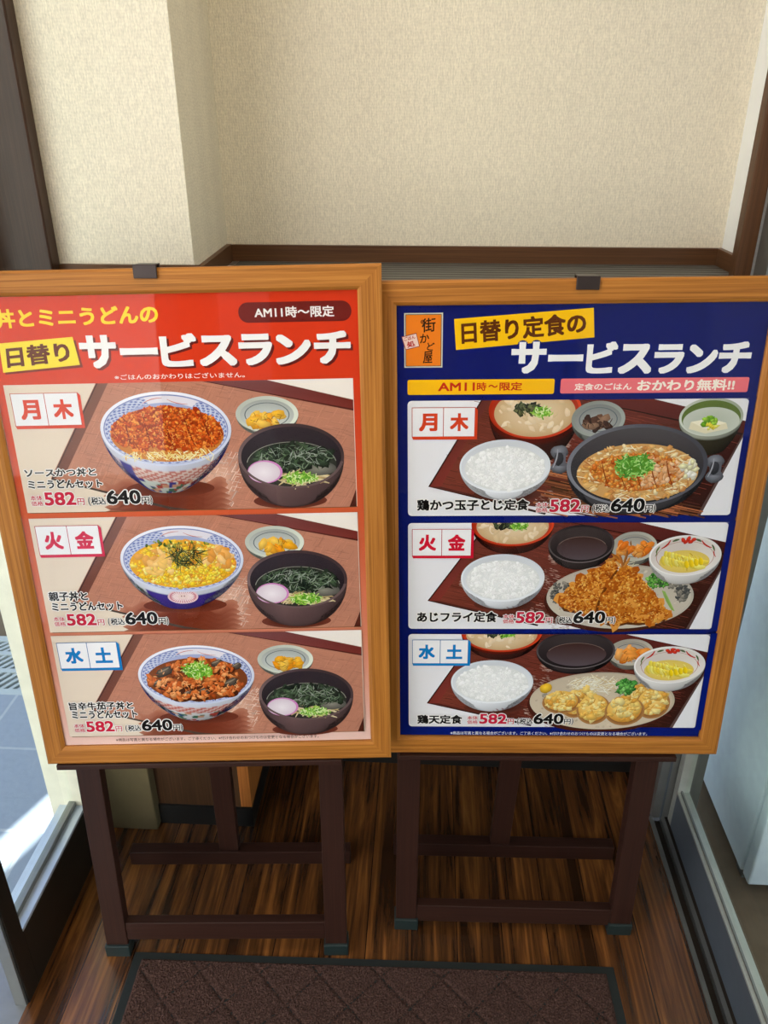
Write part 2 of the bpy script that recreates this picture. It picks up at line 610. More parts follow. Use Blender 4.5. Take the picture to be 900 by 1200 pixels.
# drainage grate outside the left panel
g = thing('drain_grate', 'pale metal drain grate with slanted slots in the pavement outside the left glass door', 'grate',
          Matrix.Translation((-1.9, 2.14, -0.16)))
fr = MB()
fr.box(-0.9, 0.9, -0.16, -0.13, 0.0, 0.11).box(-0.9, 0.9, 0.13, 0.16, 0.0, 0.11)
fr.box(-0.9, 0.9, -0.045, -0.025, 0.04, 0.11).box(-0.9, 0.9, 0.05, 0.07, 0.04, 0.11)
fr.build('frame', M_GRATE, g)
sl = MB()
for i in range(58):
    x = -0.88 + i * 0.03
    for y0, y1 in ((-0.13, -0.045), (-0.025, 0.05), (0.07, 0.13)):
        d = 0.05
        sl.hexa([(x, y0, 0.04), (x + 0.014, y0, 0.04), (x + 0.014 + d, y1, 0.04), (x + d, y1, 0.04),
                 (x, y0, 0.108), (x + 0.014, y0, 0.108), (x + 0.014 + d, y1, 0.108), (x + d, y1, 0.108)])
sl.build('slats', M_GRATE, g)

# white cabinet standing outside on the right
cb = thing('cabinet', 'white metal cabinet standing outside behind the right glass door', 'cabinet',
           Matrix.Translation((1.14, 1.44, -0.15)))
box('body', -0.28, 0.28, 0.037, 0.52, 0.03, 1.35, M_BOXW, cb, 0.004)
box('gasket', -0.268, 0.268, 0.026, 0.040, 0.04, 1.34, M_SEAM, cb)
box('door_panel', -0.28, 0.28, -0.012, 0.027, 0.035, 1.35, M_BOXW, cb, 0.006)
for sx in (-0.25, 0.25):
    for sy in (0.06, 0.47):
        box('foot', sx - 0.02, sx + 0.02, sy - 0.02, sy + 0.02, 0.0, 0.03, M_ALU, cb)

# ------------------------------------------------------------------ printed artwork kit (sheet units: millimetres)
ZL = [0.0]
R = random.Random(11)


def znext(d=0.006):
    ZL[0] += d
    return ZL[0]


W584, H831 = 584.0, 831.0


class Art:
    """flat printed shapes in sheet millimetres, later ones on top"""
    def __init__(self, clip=None):
        self.v, self.f, self.c = [], [], []
        self.clip = clip

    def pt(self, x, y, z):
        if self.clip:
            x = min(max(x, self.clip[0]), self.clip[2])
            y = min(max(y, self.clip[1]), self.clip[3])
        return ((x - W584 / 2) / 1000.0, (y + 38.0) / 1000.0, z / 1000.0)

    def poly(self, pts, col, z=None):
        if z is None:
            z = znext()
        b = len(self.v)
        for i, (x, y) in enumerate(pts):
            self.v.append(self.pt(x, y, z))
            self.c.append(col[i] if isinstance(col, list) else col)
        self.f.append(list(range(b, b + len(pts))))

    def rect(self, x0, y0, x1, y1, col, z=None):
        self.poly([(x0, y0), (x1, y0), (x1, y1), (x0, y1)], col, z)

    def rrect(self, x0, y0, x1, y1, r, col):
        pts = []
        for cx, cy, a0 in ((x1 - r, y1 - r, 0), (x0 + r, y1 - r, 90), (x0 + r, y0 + r, 180), (x1 - r, y0 + r, 270)):
            for k in range(7):
                a = math.radians(a0 + 15 * k)
                pts.append((cx + r * math.cos(a), cy + r * math.sin(a)))
        self.poly(pts, col)

    def grid(self, P, C, nu, nv, z=None):
        if z is None:
            z = znext()
        b = len(self.v)
        for j in range(nv + 1):
            for i in range(nu + 1):
                u, v = i / nu, j / nv
                x, y = P(u, v)
                self.v.append(self.pt(x, y, z))
                self.c.append(C(u, v))
        for j in range(nv):
            for i in range(nu):
                k = b + j * (nu + 1) + i
                self.f.append([k, k + 1, k + nu + 2, k + nu + 1])

    def ell(self, cx, cy, rx, ry, col, n=56, z=None):
        self.poly([(cx + rx * math.cos(2 * math.pi * i / n), cy + ry * math.sin(2 * math.pi * i / n)) for i in range(n)], col, z)

    def ellg(self, cx, cy, rx, ry, C, nr=6, n=56, r0=0.0, z=None):
        """filled ring/ellipse, colour C(angle 0..1, radius 0..1)"""
        self.grid(lambda u, v: (cx + rx * (r0 + (1 - r0) * v) * math.cos(2 * math.pi * u), cy + ry * (r0 + (1 - r0) * v) * math.sin(2 * math.pi * u)),
                  C, n, nr, z)

    def ring(self, cx, cy, rx, ry, w, col, n=56, a0=0.0, a1=1.0):
        self.grid(lambda u, v: (cx + (rx - w * (1 - v)) * math.cos(2 * math.pi * (a0 + (a1 - a0) * u)),
                                cy + (ry - w * 0.7 * (1 - v)) * math.sin(2 * math.pi * (a0 + (a1 - a0) * u))), lambda u, v: col, n, 1)

    def blob(self, x, y, r, col, z, squash=0.75, hi=1.18, lo=0.72, n=8, jag=0.3, rot=None):
        """an irregular lump, lighter towards its upper left"""
        rot = R.random() * 6.28 if rot is None else rot
        b = len(self.v)
        self.v.append(self.pt(x - r * 0.15, y + r * 0.18, z))
        self.c.append(tuple(min(255, q * hi) for q in col))
        for i in range(n):
            a = 2 * math.pi * i / n
            rr = r * (1 + jag * (R.random() - 0.5) * 2)
            ex, ey = rr * math.cos(a), rr * squash * math.sin(a)
            px, py = x + ex * math.cos(rot) - ey * math.sin(rot), y + ex * math.sin(rot) + ey * math.cos(rot)
            k = lo + (1.0 - lo) * (0.5 + 0.5 * ((py - y) - (px - x) * 0.4) / max(r, 1e-6))
            self.v.append(self.pt(px, py, z))
            self.c.append(tuple(min(255, q * k) for q in col))
        for i in range(n):
            self.f.append([b, b + 1 + i, b + 1 + (i + 1) % n])

    def strand(self, x, y, ln, ang, w, col, z, bend=0.0, segs=4, taper=True):
        b = len(self.v)
        px, py, a = x - math.cos(ang) * ln / 2, y - math.sin(ang) * ln / 2, ang - bend / 2
        for i in range(segs + 1):
            t = i / segs
            ww = w * (0.35 + 0.65 * math.sin(math.pi * min(max(t, 0.06), 0.94))) if taper else w
            nx, ny = -math.sin(a), math.cos(a)
            self.v += [self.pt(px + nx * ww / 2, py + ny * ww / 2, z), self.pt(px - nx * ww / 2, py - ny * ww / 2, z)]
            self.c += [tuple(min(255, q * 1.08) for q in col), tuple(q * 0.86 for q in col)]
            px += math.cos(a) * ln / segs
            py += math.sin(a) * ln / segs
            a += bend / segs
        for i in range(segs):
            k = b + 2 * i
            self.f.append([k, k + 1, k + 3, k + 2])

    def text(self, s, box4, col, bold=0.0, out=None, outbold=0.0, shadow=None, mode='both'):
        """lettering fitted to (x0,y0,x1,y1) or to a quad (bl, br, tr, tl)"""
        q = box4 if len(box4) == 4 and isinstance(box4[0], tuple) else [(box4[0], box4[1]), (box4[2], box4[1]), (box4[2], box4[3]), (box4[0], box4[3])]
        V, F = glyphs(s)
        x0, x1 = min(p[0] for p in V) - bold, max(p[0] for p in V) + bold
        y0, y1 = min(p[1] for p in V) - bold, max(p[1] for p in V) + bold

        def put(c, grow, dx=0.0, dy=0.0, round_pen=False):
            """heavier strokes: the same glyph laid down in a small ring of shifts"""
            z = znext()
            sh = [(0.0, 0.0)]
            if grow > 0:
                g = grow
                sh = [(-g, -g), (g, -g), (g, g), (-g, g)]
                for e in ((-0.5, 0.0, 0.5) if g < 0.04 else (-0.75, -0.5, -0.25, 0.0, 0.25, 0.5, 0.75)):
                    sh += [(e * g, -g), (e * g, g), (-g, e * g), (g, e * g)]
                if round_pen:
                    sh = [(g * math.cos(i * 0.5236), g * math.sin(i * 0.5236)) for i in range(12)]
                if grow > 0.045:
                    sh += [(0.5 * q0, 0.5 * q1) for q0, q1 in sh[:4]]
            for n_, (gx, gy) in enumerate(sh):
                b = len(self.v)
                for p in V:
                    u, v = (p[0] + gx - x0) / (x1 - x0), (p[1] + gy - y0) / (y1 - y0)
                    x = (q[0][0] * (1 - u) + q[1][0] * u) * (1 - v) + (q[3][0] * (1 - u) + q[2][0] * u) * v
                    y = (q[0][1] * (1 - u) + q[1][1] * u) * (1 - v) + (q[3][1] * (1 - u) + q[2][1] * u) * v
                    self.v.append(self.pt(x + dx, y + dy, z + 0.0006 * n_))
                    self.c.append(c)
                for f in F:
                    self.f.append([b + i for i in f])
            ZL[0] = z + 0.008
        if shadow:
            put(shadow[0], bold, shadow[1], shadow[2])
        if out is not None and mode != 'fill':
            put(out, bold + outbold, 0.0, 0.0, True)
        if mode != 'out':
            put(col, bold)

    def texts(self, items):
        """all halos first, then all letters"""
        for mode in ('out', 'fill'):
            for s_, bx, col, bold, out, ob in items:
                if mode == 'fill' or out is not None:
                    self.text(s_, bx, col, bold, out, ob, None, mode)

    def build(self, name, parent, label=None):
        me = bpy.data.meshes.new(name)
        me.from_pydata(self.v, [], self.f)
        at_ = me.color_attributes.new('ink', 'FLOAT_COLOR', 'POINT')
        flat = []
        for c in self.c:
            flat += [lin(max(0, c[0])), lin(max(0, c[1])), lin(max(0, c[2])), 1.0]
        at_.data.foreach_set('color', flat)
        me.materials.append(M_INK)
        o = bpy.data.objects.new(name, me)
        COL.objects.link(o)
        o.parent = parent
        if label:
            o['label'] = label
        return o


GLY = {}


def glyphs(s):
    key = s
    if key in GLY:
        return GLY[key]
    c = bpy.data.curves.new('lettering', 'FONT')
    c.body = s
    c.resolution_u = 3
    o = bpy.data.objects.new('lettering', c)
    COL.objects.link(o)
    dg = bpy.context.evaluated_depsgraph_get()
    e = o.evaluated_get(dg)
    me = e.to_mesh()
    V = [(v.co.x, v.co.y) for v in me.vertices]
    F = [list(p.vertices) for p in me.polygons]
    e.to_mesh_clear()
    bpy.data.objects.remove(o)
    bpy.data.curves.remove(c)
    GLY[key] = (V, F)
    return V, F


BLACK, WHITE = (24, 22, 22), (240, 238, 234)
RED = (196, 34, 62)


def in_ell(cx, cy, rx, ry):
    a, r = R.random() * 2 * math.pi, math.sqrt(R.random())
    return cx + rx * r * math.cos(a), cy + ry * r * math.sin(a)


def scatter_blobs(a, cx, cy, rx, ry, n, pal, r0, r1, squash=0.7, z=None, dz=0.04, jag=0.35, hi=1.18, lo=0.7):
    z0 = znext()
    for i in range(n):
        x, y = in_ell(cx, cy, rx, ry)
        a.blob(x, y, r0 + (r1 - r0) * R.random(), R.choice(pal), z0 + dz * i / n, squash, hi, lo, 8, jag)
    ZL[0] = z0 + dz


def in_poly(pts):
    x0, x1 = min(p[0] for p in pts), max(p[0] for p in pts)
    y0, y1 = min(p[1] for p in pts), max(p[1] for p in pts)
    while True:
        x, y = x0 + (x1 - x0) * R.random(), y0 + (y1 - y0) * R.random()
        c = False
        j = len(pts) - 1
        for i in range(len(pts)):
            if (pts[i][1] > y) != (pts[j][1] > y) and x < (pts[j][0] - pts[i][0]) * (y - pts[i][1]) / (pts[j][1] - pts[i][1]) + pts[i][0]:
                c = not c
            j = i
        if c:
            return x, y


def scatter_poly(a, pts, n, pal, r0, r1, squash=0.7, dz=0.04, jag=0.35, hi=1.2, lo=0.68):
    z0 = znext()
    for i in range(n):
        x, y = in_poly(pts)
        a.blob(x, y, r0 + (r1 - r0) * R.random(), R.choice(pal), z0 + dz * i / n, squash, hi, lo, 8, jag)
    ZL[0] = z0 + dz


def scatter_strands(a, where, n, pal, l0, l1, w0, w1, ang=None, spread=3.2, bend=1.2, dz=0.03):
    z0 = znext()
    for i in range(n):
        x, y = where()
        an = R.random() * 6.28 if ang is None else ang + (R.random() - 0.5) * spread
        a.strand(x, y, l0 + (l1 - l0) * R.random(), an, w0 + (w1 - w0) * R.random(), R.choice(pal), z0 + dz * i / n,
                 (R.random() - 0.5) * 2 * bend)
    ZL[0] = z0 + dz


def bowl_body(a, cx, cy, rx, ry, by, bxr, C, nu=56, nv=14, power=2.0, bcx=None):
    """front of a bowl seen from above: from the rim's near half down to its foot"""
    bcx = cx if bcx is None else bcx
    bry = ry * bxr / rx * 0.7

    def P(u, v):
        an = math.pi + math.pi * u
        k = v ** power
        rr = rx + (bxr - rx) * k
        rry = ry + (bry - ry) * k
        return (cx + (bcx - cx) * v + rr * math.cos(an), cy + ((by + bry) - cy) * v + rry * math.sin(an))
    a.grid(P, C, nu, nv)


def shade(base, u, v, dark=0.45, light_u=0.35):
    """photographed roundness of a bowl's side"""
    k = 1.0 - dark * abs(u - light_u) * 1.25 - 0.28 * v
    return tuple(q * k for q in base)


def weave(a, quad, base, n, along, lo=0.88, hi=1.1, l0=14, l1=40, w=0.9):
    z0 = znext()
    pal = [tuple(q * (lo + (hi - lo) * k / 5) for q in base) for k in range(6)]
    for i in range(n):
        x, y = in_poly(quad)
        an = along[R.randrange(len(along))] + (R.random() - 0.5) * 0.04
        a.strand(x, y, l0 + (l1 - l0) * R.random(), an, w, R.choice(pal), z0 + 0.03 * i / n, 0.0, 1, False)
    ZL[0] = z0 + 0.03


def scallion(a, cx, cy, rx, ry, n, pal=((150, 200, 70), (190, 222, 120), (96, 160, 40), (214, 232, 170), (120, 186, 56))):
    z0 = znext()
    a.ell(cx, cy, rx * 0.9, ry * 0.8, (84, 140, 40))
    for i in range(n):
        x, y = in_ell(cx, cy, rx, ry)
        a.strand(x, y, 5 + 6 * R.random(), R.random() * 6.28, 1.5 + R.random(), R.choice(pal), z0 + 0.01 + 0.04 * i / n, (R.random() - 0.5) * 5.0, 6, False)
    ZL[0] = z0 + 0.05

# ------------------------------------------------------------------ dishes in the printed photographs
P_KATSU = [(206, 92, 28), (178, 62, 16), (226, 126, 44), (150, 44, 12), (238, 150, 62), (192, 74, 22), (214, 104, 30)]
P_FRY = [(206, 128, 40), (188, 104, 26), (226, 156, 62), (168, 84, 18), (236, 176, 84), (214, 140, 44), (150, 70, 16)]
P_EGG = [(240, 188, 60), (246, 206, 92), (230, 168, 40), (248, 220, 130), (224, 146, 46), (244, 196, 40)]
P_CABB = [(240, 214, 130), (250, 236, 190), (226, 180, 80), (244, 226, 160)]


def donburi(parent, cx, cy, by, style, name):
    """blue and white rice bowl with its topping; rim centre (cx, cy), foot at by"""
    a = Art()
    rx, ry = 107, 63
    a.ellg(cx - 4, by + 8, 74, 15, lambda u, v: mixc((70, 24, 14), (112, 52, 36), v), 4)                # its shadow on the print
    rr = random.Random(style * 7 + 3)
    spots = [(rr.random(), rr.random(), rr.choice([(176, 66, 56), (60, 112, 86), (52, 52, 138), (206, 150, 120)])) for _ in range(60)]

    def C(u, v):
        base = (218, 216, 224)
        if style == 1:
            if v < 0.10:
                base = (206, 210, 226)
            elif u < 0.30 or u > 0.80:
                base = (58, 52, 142) if not (0.14 < u < 0.22) else (196, 176, 190)
            elif v < 0.42:
                base = (186, 96, 84) if int(u * 34 + v * 16) % 2 else (226, 206, 196)
            else:
                base = (206, 214, 206)
                for su, sv, sc in spots:
                    if abs(u - 0.3 - su * 0.5) < 0.022 and abs(v - 0.42 - sv * 0.56) < 0.06:
                        base = sc
        elif style == 2:
            if v < 0.10:
                base = (212, 216, 230)
            elif u < 0.27 or u > 0.84:
                base = (204, 206, 214)
                for su, sv, sc in spots:
                    if abs((u if u < 0.5 else u - 0.57) - su * 0.27) < 0.018 and abs(v - sv) < 0.07:
                        base = sc
            else:
                base = (64, 44, 140)
        else:
            if v < 0.10:
                base = (212, 216, 230)
            elif u < 0.16 or u > 0.84:
                base = (64, 56, 146)
            elif v < 0.34:
                base = (190, 84, 70) if int(u * 30 + v * 14) % 2 else (222, 196, 190)
            else:
                base = (214, 216, 218)
                for su, sv, sc in spots:
                    if abs(u - 0.16 - su * 0.68) < 0.02 and abs(v - 0.36 - sv * 0.6) < 0.06:
                        base = sc
        return shade(base, u, v, 0.35)
    bowl_body(a, cx, cy, rx, ry, by, 40, C, 90, 22, 1.6, cx - 8)
    if style == 2:                                                                              # pale medallion on the blue side
        a.ell(cx - 6, cy - 72, 27, 14, (222, 190, 196))
        a.ell(cx - 6, cy - 72, 24, 12, (196, 130, 140))
        z = znext()
        for i in range(28):
            an = 2 * math.pi * i / 28
            a.strand(cx - 6 + 15 * math.cos(an), cy - 72 + 7.5 * math.sin(an), 11, an, 2.4, (236, 214, 214), z)
        a.ell(cx - 6, cy - 72, 9, 5, (228, 206, 200))
        a.ell(cx - 8.5, cy - 71, 1.2, 1.2, (120, 60, 80))
        a.ell(cx - 3.5, cy - 71, 1.2, 1.2, (120, 60, 80))
    a.ellg(cx, cy, rx, ry, lambda u, v: mixc((196, 204, 226), (236, 238, 246), 0.5 + 0.5 * math.cos(2 * math.pi * (u - 0.3))), 2, 72)
    a.ell(cx, cy - 0.5, rx - 5, ry - 4.2, (120, 128, 176))
    a.ellg(cx, cy - 1, rx - 6.5, ry - 5.2, lambda u, v: mixc((198, 204, 224), (160, 170, 206), 0.5 + 0.5 * math.sin(2 * math.pi * u)), 2, 72)
    # latticed blue pattern inside the rim, with a plain picture panel
    def lattice(u, v):
        if 0.15 < u < 0.30:
            return (222, 218, 226)
        p, q = u * 46 + v * 2.2, u * 46 - v * 2.2
        if abs(p - round(p)) < 0.2 or abs(q - round(q)) < 0.2:
            return (196, 204, 226)
        return (92, 106, 172)
    a.ellg(cx, cy - 1, rx - 7.5, ry - 6.0, lattice, 10, 300, 0.80)
    for sgn in (-1, 1):
        a.strand(cx + 4 + sgn * 20, cy + 47, 34, sgn * -0.18, 1.5, (206, 130, 122), znext(), sgn * 0.6)
    fx, fy, fcx, fcy = 93, 46, cx + 1, cy - 9
    if style == 1:
        a.ell(fcx, fcy, fx, fy, (196, 120, 50))
        scatter_strands(a, lambda: (cx + (R.random() - 0.5) * 150, cy - 36 - 14 * R.random() + 12 * 0), 60, P_CABB, 8, 18, 1.2, 2.2)
        zz = [(fcx + fx * 0.98 * math.cos(t), fcy + 5 + fy * 0.92 * math.sin(t)) for t in [math.pi * 2 * k / 40 for k in range(40)]]
        low = [(x, max(y, fcy - 24 - 7 * math.sin(x * 0.15))) for x, y in zz]
        a.poly(low, (150, 58, 18))
        scatter_poly(a, low, 60, P_KATSU, 5, 9, 0.7, 0.02, 0.3, 1.03, 0.95)
        scatter_poly(a, low, 620, P_KATSU, 1.4, 4.0, 0.75, 0.05, 0.4, 1.15, 0.74)
        z = znext()
        for k, x in enumerate((-62, -30, 4, 38, 68)):
            a.strand(fcx + x, fcy + 8, 62, -1.45 + 0.05 * k, 2.4, (126, 38, 12), z, 0.25, 6)
        scatter_poly(a, low, 220, P_KATSU, 1.0, 2.6, 0.8, 0.03, 0.4, 1.2, 0.8)
        scatter_strands(a, lambda: in_poly(low), 160, [(236, 150, 70), (240, 176, 96), (206, 100, 40)], 3, 7, 0.7, 1.3)
        scatter_strands(a, lambda: (cx + 2 + (R.random() - 0.5) * 130, cy - 43 - 7 * R.random()), 60, P_CABB, 7, 14, 1.0, 1.8)
    elif style == 2:
        a.ell(fcx, fcy, fx, fy, (226, 164, 46))
        scatter_blobs(a, fcx, fcy, fx * 0.96, fy * 0.94, 520, P_EGG, 2.2, 6.5, 0.7, jag=0.45, lo=0.78)
        scatter_blobs(a, fcx - 52, fcy + 4, 32, 22, 20, [(236, 186, 112), (242, 200, 128), (228, 166, 84)], 7, 13, 0.6, jag=0.3, hi=1.05, lo=0.86)
        scatter_blobs(a, fcx + 60, fcy + 10, 24, 22, 18, [(236, 174, 92), (242, 198, 130), (228, 156, 68)], 7, 12, 0.6, jag=0.3, hi=1.05, lo=0.86)
        scatter_blobs(a, fcx - 8, fcy + 38, 60, 6, 24, [(92, 112, 40), (70, 92, 34), (150, 150, 60)], 2.5, 5, 0.5)
        scatter_blobs(a, fcx, fcy - 20, fx * 0.8, fy * 0.45, 200, [(248, 206, 60), (252, 218, 90), (236, 176, 30)], 1.6, 4.2, 0.7, jag=0.45)
        scatter_blobs(a, fcx - 40, fcy - 6, 26, 14, 12, [(244, 206, 130), (238, 192, 104)], 6, 11, 0.55, jag=0.3, hi=1.05, lo=0.88)
        scatter_strands(a, lambda: in_ell(fcx + 6, fcy + 14, 34, 17), 80, [(52, 62, 30), (74, 86, 40), (40, 48, 24), (104, 110, 60)], 16, 34, 1.1, 1.8, None, 3.2, 0.25)
    else:
        a.ell(fcx, fcy, fx, fy, (120, 62, 30))
        scatter_blobs(a, fcx, fcy, fx * 0.95, fy * 0.92, 130, [(176, 84, 36), (196, 104, 48), (152, 66, 26), (212, 124, 62)], 5, 11, 0.6, jag=0.45, lo=0.55)
        for ex, ey, er in ((-58, 18, 17), (62, -8, 17), (14, -24, 15), (74, 26, 12), (-20, -30, 12), (40, 34, 13), (-72, -6, 11)):
            z = znext(0.012)
            a.blob(fcx + ex, fcy + ey, er, (86, 76, 66), z, 0.55, 1.25, 0.4, 12, 0.16, 0.5)
            a.strand(fcx + ex - 2, fcy + ey + 4, er * 1.3, 0.5, 3, (140, 128, 112), znext(), 0.4)
        for mx, my in ((-28, 30), (4, 38), (52, 24), (40, 8), (-60, -8), (-44, -18), (-10, -8), (30, -14), (54, -26), (-2, -34), (-34, -34)):
            a.ell(fcx + mx + 1, fcy + my - 4, 19, 10, (74, 34, 16))
            scatter_blobs(a, fcx + mx, fcy + my, 17, 10, 16, [(206, 110, 50), (226, 138, 74), (190, 88, 36), (236, 160, 98)], 4, 8, 0.55, jag=0.4, hi=1.12, lo=0.68)
        scatter_strands(a, lambda: in_ell(fcx, fcy, fx * 0.9, fy * 0.88), 90, [(236, 170, 110), (150, 60, 22), (214, 116, 54)], 5, 11, 1.2, 2.2)
        scallion(a, fcx + 2, fcy + 20, 29, 18, 120)
    return a.build(name, parent)


def pickle_dish(parent, cx, cy, pal, name, rx=50, ry=30, rim=(204, 210, 196), inner=(198, 204, 198), by=None, content=(1, -8, 36, 17), dark=False, clip=None):
    a = Art(clip)
    by = cy - ry - 14 if by is None else by
    bowl_body(a, cx, cy, rx, ry, by, rx * 0.55, lambda u, v: shade(tuple(q * 0.72 for q in rim), u, v, 0.4), 40, 8)
    a.ellg(cx, cy, rx, ry, lambda u, v: mixc(tuple(q * 0.9 for q in rim), tuple(min(255, q * 1.1) for q in rim), 0.5 + 0.5 * math.sin(2 * math.pi * u + 2.2)), 2)
    a.ellg(cx, cy - 1, rx * 0.86, ry * 0.84, lambda u, v: mixc(inner, tuple(q * 0.80 for q in inner), v * (0.5 + 0.5 * math.sin(2 * math.pi * u))), 4)
    a.ring(cx, cy - 1, rx * 0.72, ry * 0.68, 1.6, (96, 104, 110))
    dx, dy, cw, ch = content
    z0 = znext()
    for i in range(16):
        x, y = in_ell(cx + dx, cy + dy, cw * 0.72, ch * 0.62)
        a.blob(x, y, cw * (0.26 + 0.16 * R.random()), R.choice(pal), z0 + 0.03 * i / 16, 0.55, 1.1, 0.74, 9, 0.2)
    ZL[0] = z0 + 0.03
    scatter_strands(a, lambda: in_ell(cx + dx, cy + dy, cw * 0.8, ch * 0.7), 14, [tuple(min(255, q * 1.18) for q in pal[0]), tuple(q * 0.6 for q in pal[1])], 6, 14, 0.9, 1.8)
    return a.build(name, parent)


def udon_bowl(parent, cx, cy, by, name):
    a = Art()
    rx, ry = 88, 56
    a.ellg(cx - 6, by + 10, 62, 14, lambda u, v: mixc((60, 22, 14), (110, 54, 40), v), 4)
    bowl_body(a, cx, cy, rx, ry, by, 42, lambda u, v: shade((104, 80, 80), u, v, 0.55, 0.4), 60, 16, 2.4, cx - 3)
    a.ellg(cx, cy, rx, ry, lambda u, v: mixc((66, 50, 52), (128, 106, 104), 0.5 + 0.5 * math.cos(2 * math.pi * (u - 0.62))), 2, 72)
    a.ellg(cx, cy - 1.5, rx - 5, ry - 4, lambda u, v: mixc((30, 24, 28), (52, 44, 50), 0.5 + 0.5 * math.sin(2 * math.pi * u)), 3, 72)
    bx, byy = cx, cy - 14
    a.ellg(bx, byy, 75, 39, lambda u, v: mixc((88, 90, 74), (44, 46, 40), max(v, 0.5 + 0.5 * math.sin(2 * math.pi * u))), 5, 64)
    a.ring(bx, byy, 75, 39, 1.2, (150, 150, 138), 64, 0.02, 0.48)
    # pale noodles and clear broth to the lower right
    scatter_strands(a, lambda: in_ell(cx + 14, cy - 36, 42, 13), 50, [(204, 186, 140), (222, 206, 164), (184, 160, 110)], 16, 30, 2.6, 4.2, 0.2, 1.4, 0.7)
    a.ellg(cx + 46, cy - 22, 28, 12, lambda u, v: mixc((142, 138, 128), (84, 84, 78), v), 4)
    # wakame
    scatter_blobs(a, cx + 4, cy - 2, 62, 22, 120, [(34, 44, 34), (46, 60, 44), (26, 34, 28), (58, 74, 54)], 5, 11, 0.55, jag=0.5, hi=1.3, lo=0.5)
    scatter_strands(a, lambda: in_ell(cx + 6, cy - 3, 60, 20), 120, [(96, 116, 92), (150, 160, 146), (70, 92, 62), (120, 136, 110), (40, 52, 40)], 7, 22, 0.9, 2.2, 0.1, 2.6, 1.6)
    scatter_strands(a, lambda: in_ell(cx + 10, cy + 8, 50, 10), 30, [(176, 182, 172), (110, 124, 108)], 6, 14, 0.7, 1.4)
    # fish cake slice, pink rim
    kx, ky = cx - 45, cy - 26
    a.ell(kx, ky, 29, 20, (206, 130, 190))
    a.ellg(kx - 1.5, ky - 0.5, 26.5, 18, lambda u, v: mixc((238, 230, 236), (216, 202, 212), v), 4)
    scallion(a, cx + 14, cy - 38, 28, 9.5, 90)
    # near lip of the bowl in front of the broth
    a.ring(cx, cy, rx, ry, 5.0, (104, 84, 84), 48, 0.53, 0.97)
    return a.build(name, parent)


def red_tray(parent, T, B, name):
    """woven brown tray under the red poster's bowls"""
    a = Art((12, B, 572, T))
    cl = a.clip
    a.rect(12, B, 572, T, (226, 210, 190))
    a.poly([(160, T), (62, T - 158), (255, T - 216), (330, T - 240), (600, T - 240), (600, T - 40), (430, T)], (186, 126, 102))
    body = [(182, T), (90, T - 150), (260, B + 4), (570, B + 4), (570, T - 58), (332, T)]
    weave(a, body, (188, 128, 104), 1500, [-0.22, 1.02], 0.86, 1.10, 10, 30, 0.8)
    # sheen between the bowls, deep gloss below them
    z = znext()
    a.grid(lambda u, v: (315 + 70 * u - 20 * v, T - 120 - 100 * v), lambda u, v: mixc((186, 126, 102), (216, 172, 150), math.sin(math.pi * u) * math.sin(math.pi * v)), 10, 10, z)
    weave(a, [(320, T - 120), (385, T - 120), (365, B + 6), (300, B + 6)], (222, 186, 168), 200, [-0.22, 1.02], 0.8, 1.15, 6, 18, 1.0)
    a.grid(lambda u, v: (150 + 205 * u + 6 * math.sin(v * 40), T - 166 - 60 * v - 6 * math.sin(u * 25)), lambda u, v: mixc((178, 116, 92), (112, 46, 28), math.sin(math.pi * u) ** 0.5 * min(1, v * 3)), 24, 12)
    # rims
    a.poly([(161, T), (180, T), (88, T - 150), (62, T - 160)], [(120, 76, 62), (128, 84, 70), (112, 64, 50), (104, 58, 46)])
    a.poly([(161, T), (163.5, T), (65, T - 160), (62, T - 160)], (70, 44, 38))
    a.poly([(62, T - 160), (66, T - 158), (256, T - 213), (292, T - 220), (285, T - 221), (253, T - 217)], (74, 60, 52))
    a.poly([(331, T), (435, T), (572, T - 35), (572, T - 53)], [(120, 72, 72), (116, 66, 64), (112, 42, 36), (124, 50, 42)])
    a.poly([(331, T), (336, T), (572, T - 50), (572, T - 53)], (84, 36, 30))
    a.poly([(435, T), (572, T), (572, T - 34)], (240, 232, 222))
    a.poly([(572, B), (572, B + 32), (560, B)], (78, 34, 24))
    return a.build(name, parent)


def day_badge(parent, x0, y0, x1, y1, days, col, name):
    a = Art()
    m = (x0 + x1) / 2
    a.poly([(x0 + 2, y0 - 4.5), (x1 + 4, y0 - 4.5), (x1 + 4, y1 - 5), (x1, y1), (x1, y0), (x0, y0)], col)
    a.rect(x0, y0, x1, y1, tuple(q * 0.9 for q in col))
    a.rect(x0 + 1, y0 + 1, x1 - 1, y1 - 1, (236, 236, 238))
    a.rect(m - 0.6, y0, m + 0.6, y1, tuple(q * 0.85 for q in col))
    w, h = (x1 - x0), (y1 - y0)
    for i, ch in enumerate(days):
        cx = x0 + w * (0.26 + 0.49 * i)
        a.text(ch, (cx - w * 0.145, y0 + h * 0.20, cx + w * 0.145, y0 + h * 0.80), col, 0.042)
    return a.build(name, parent)


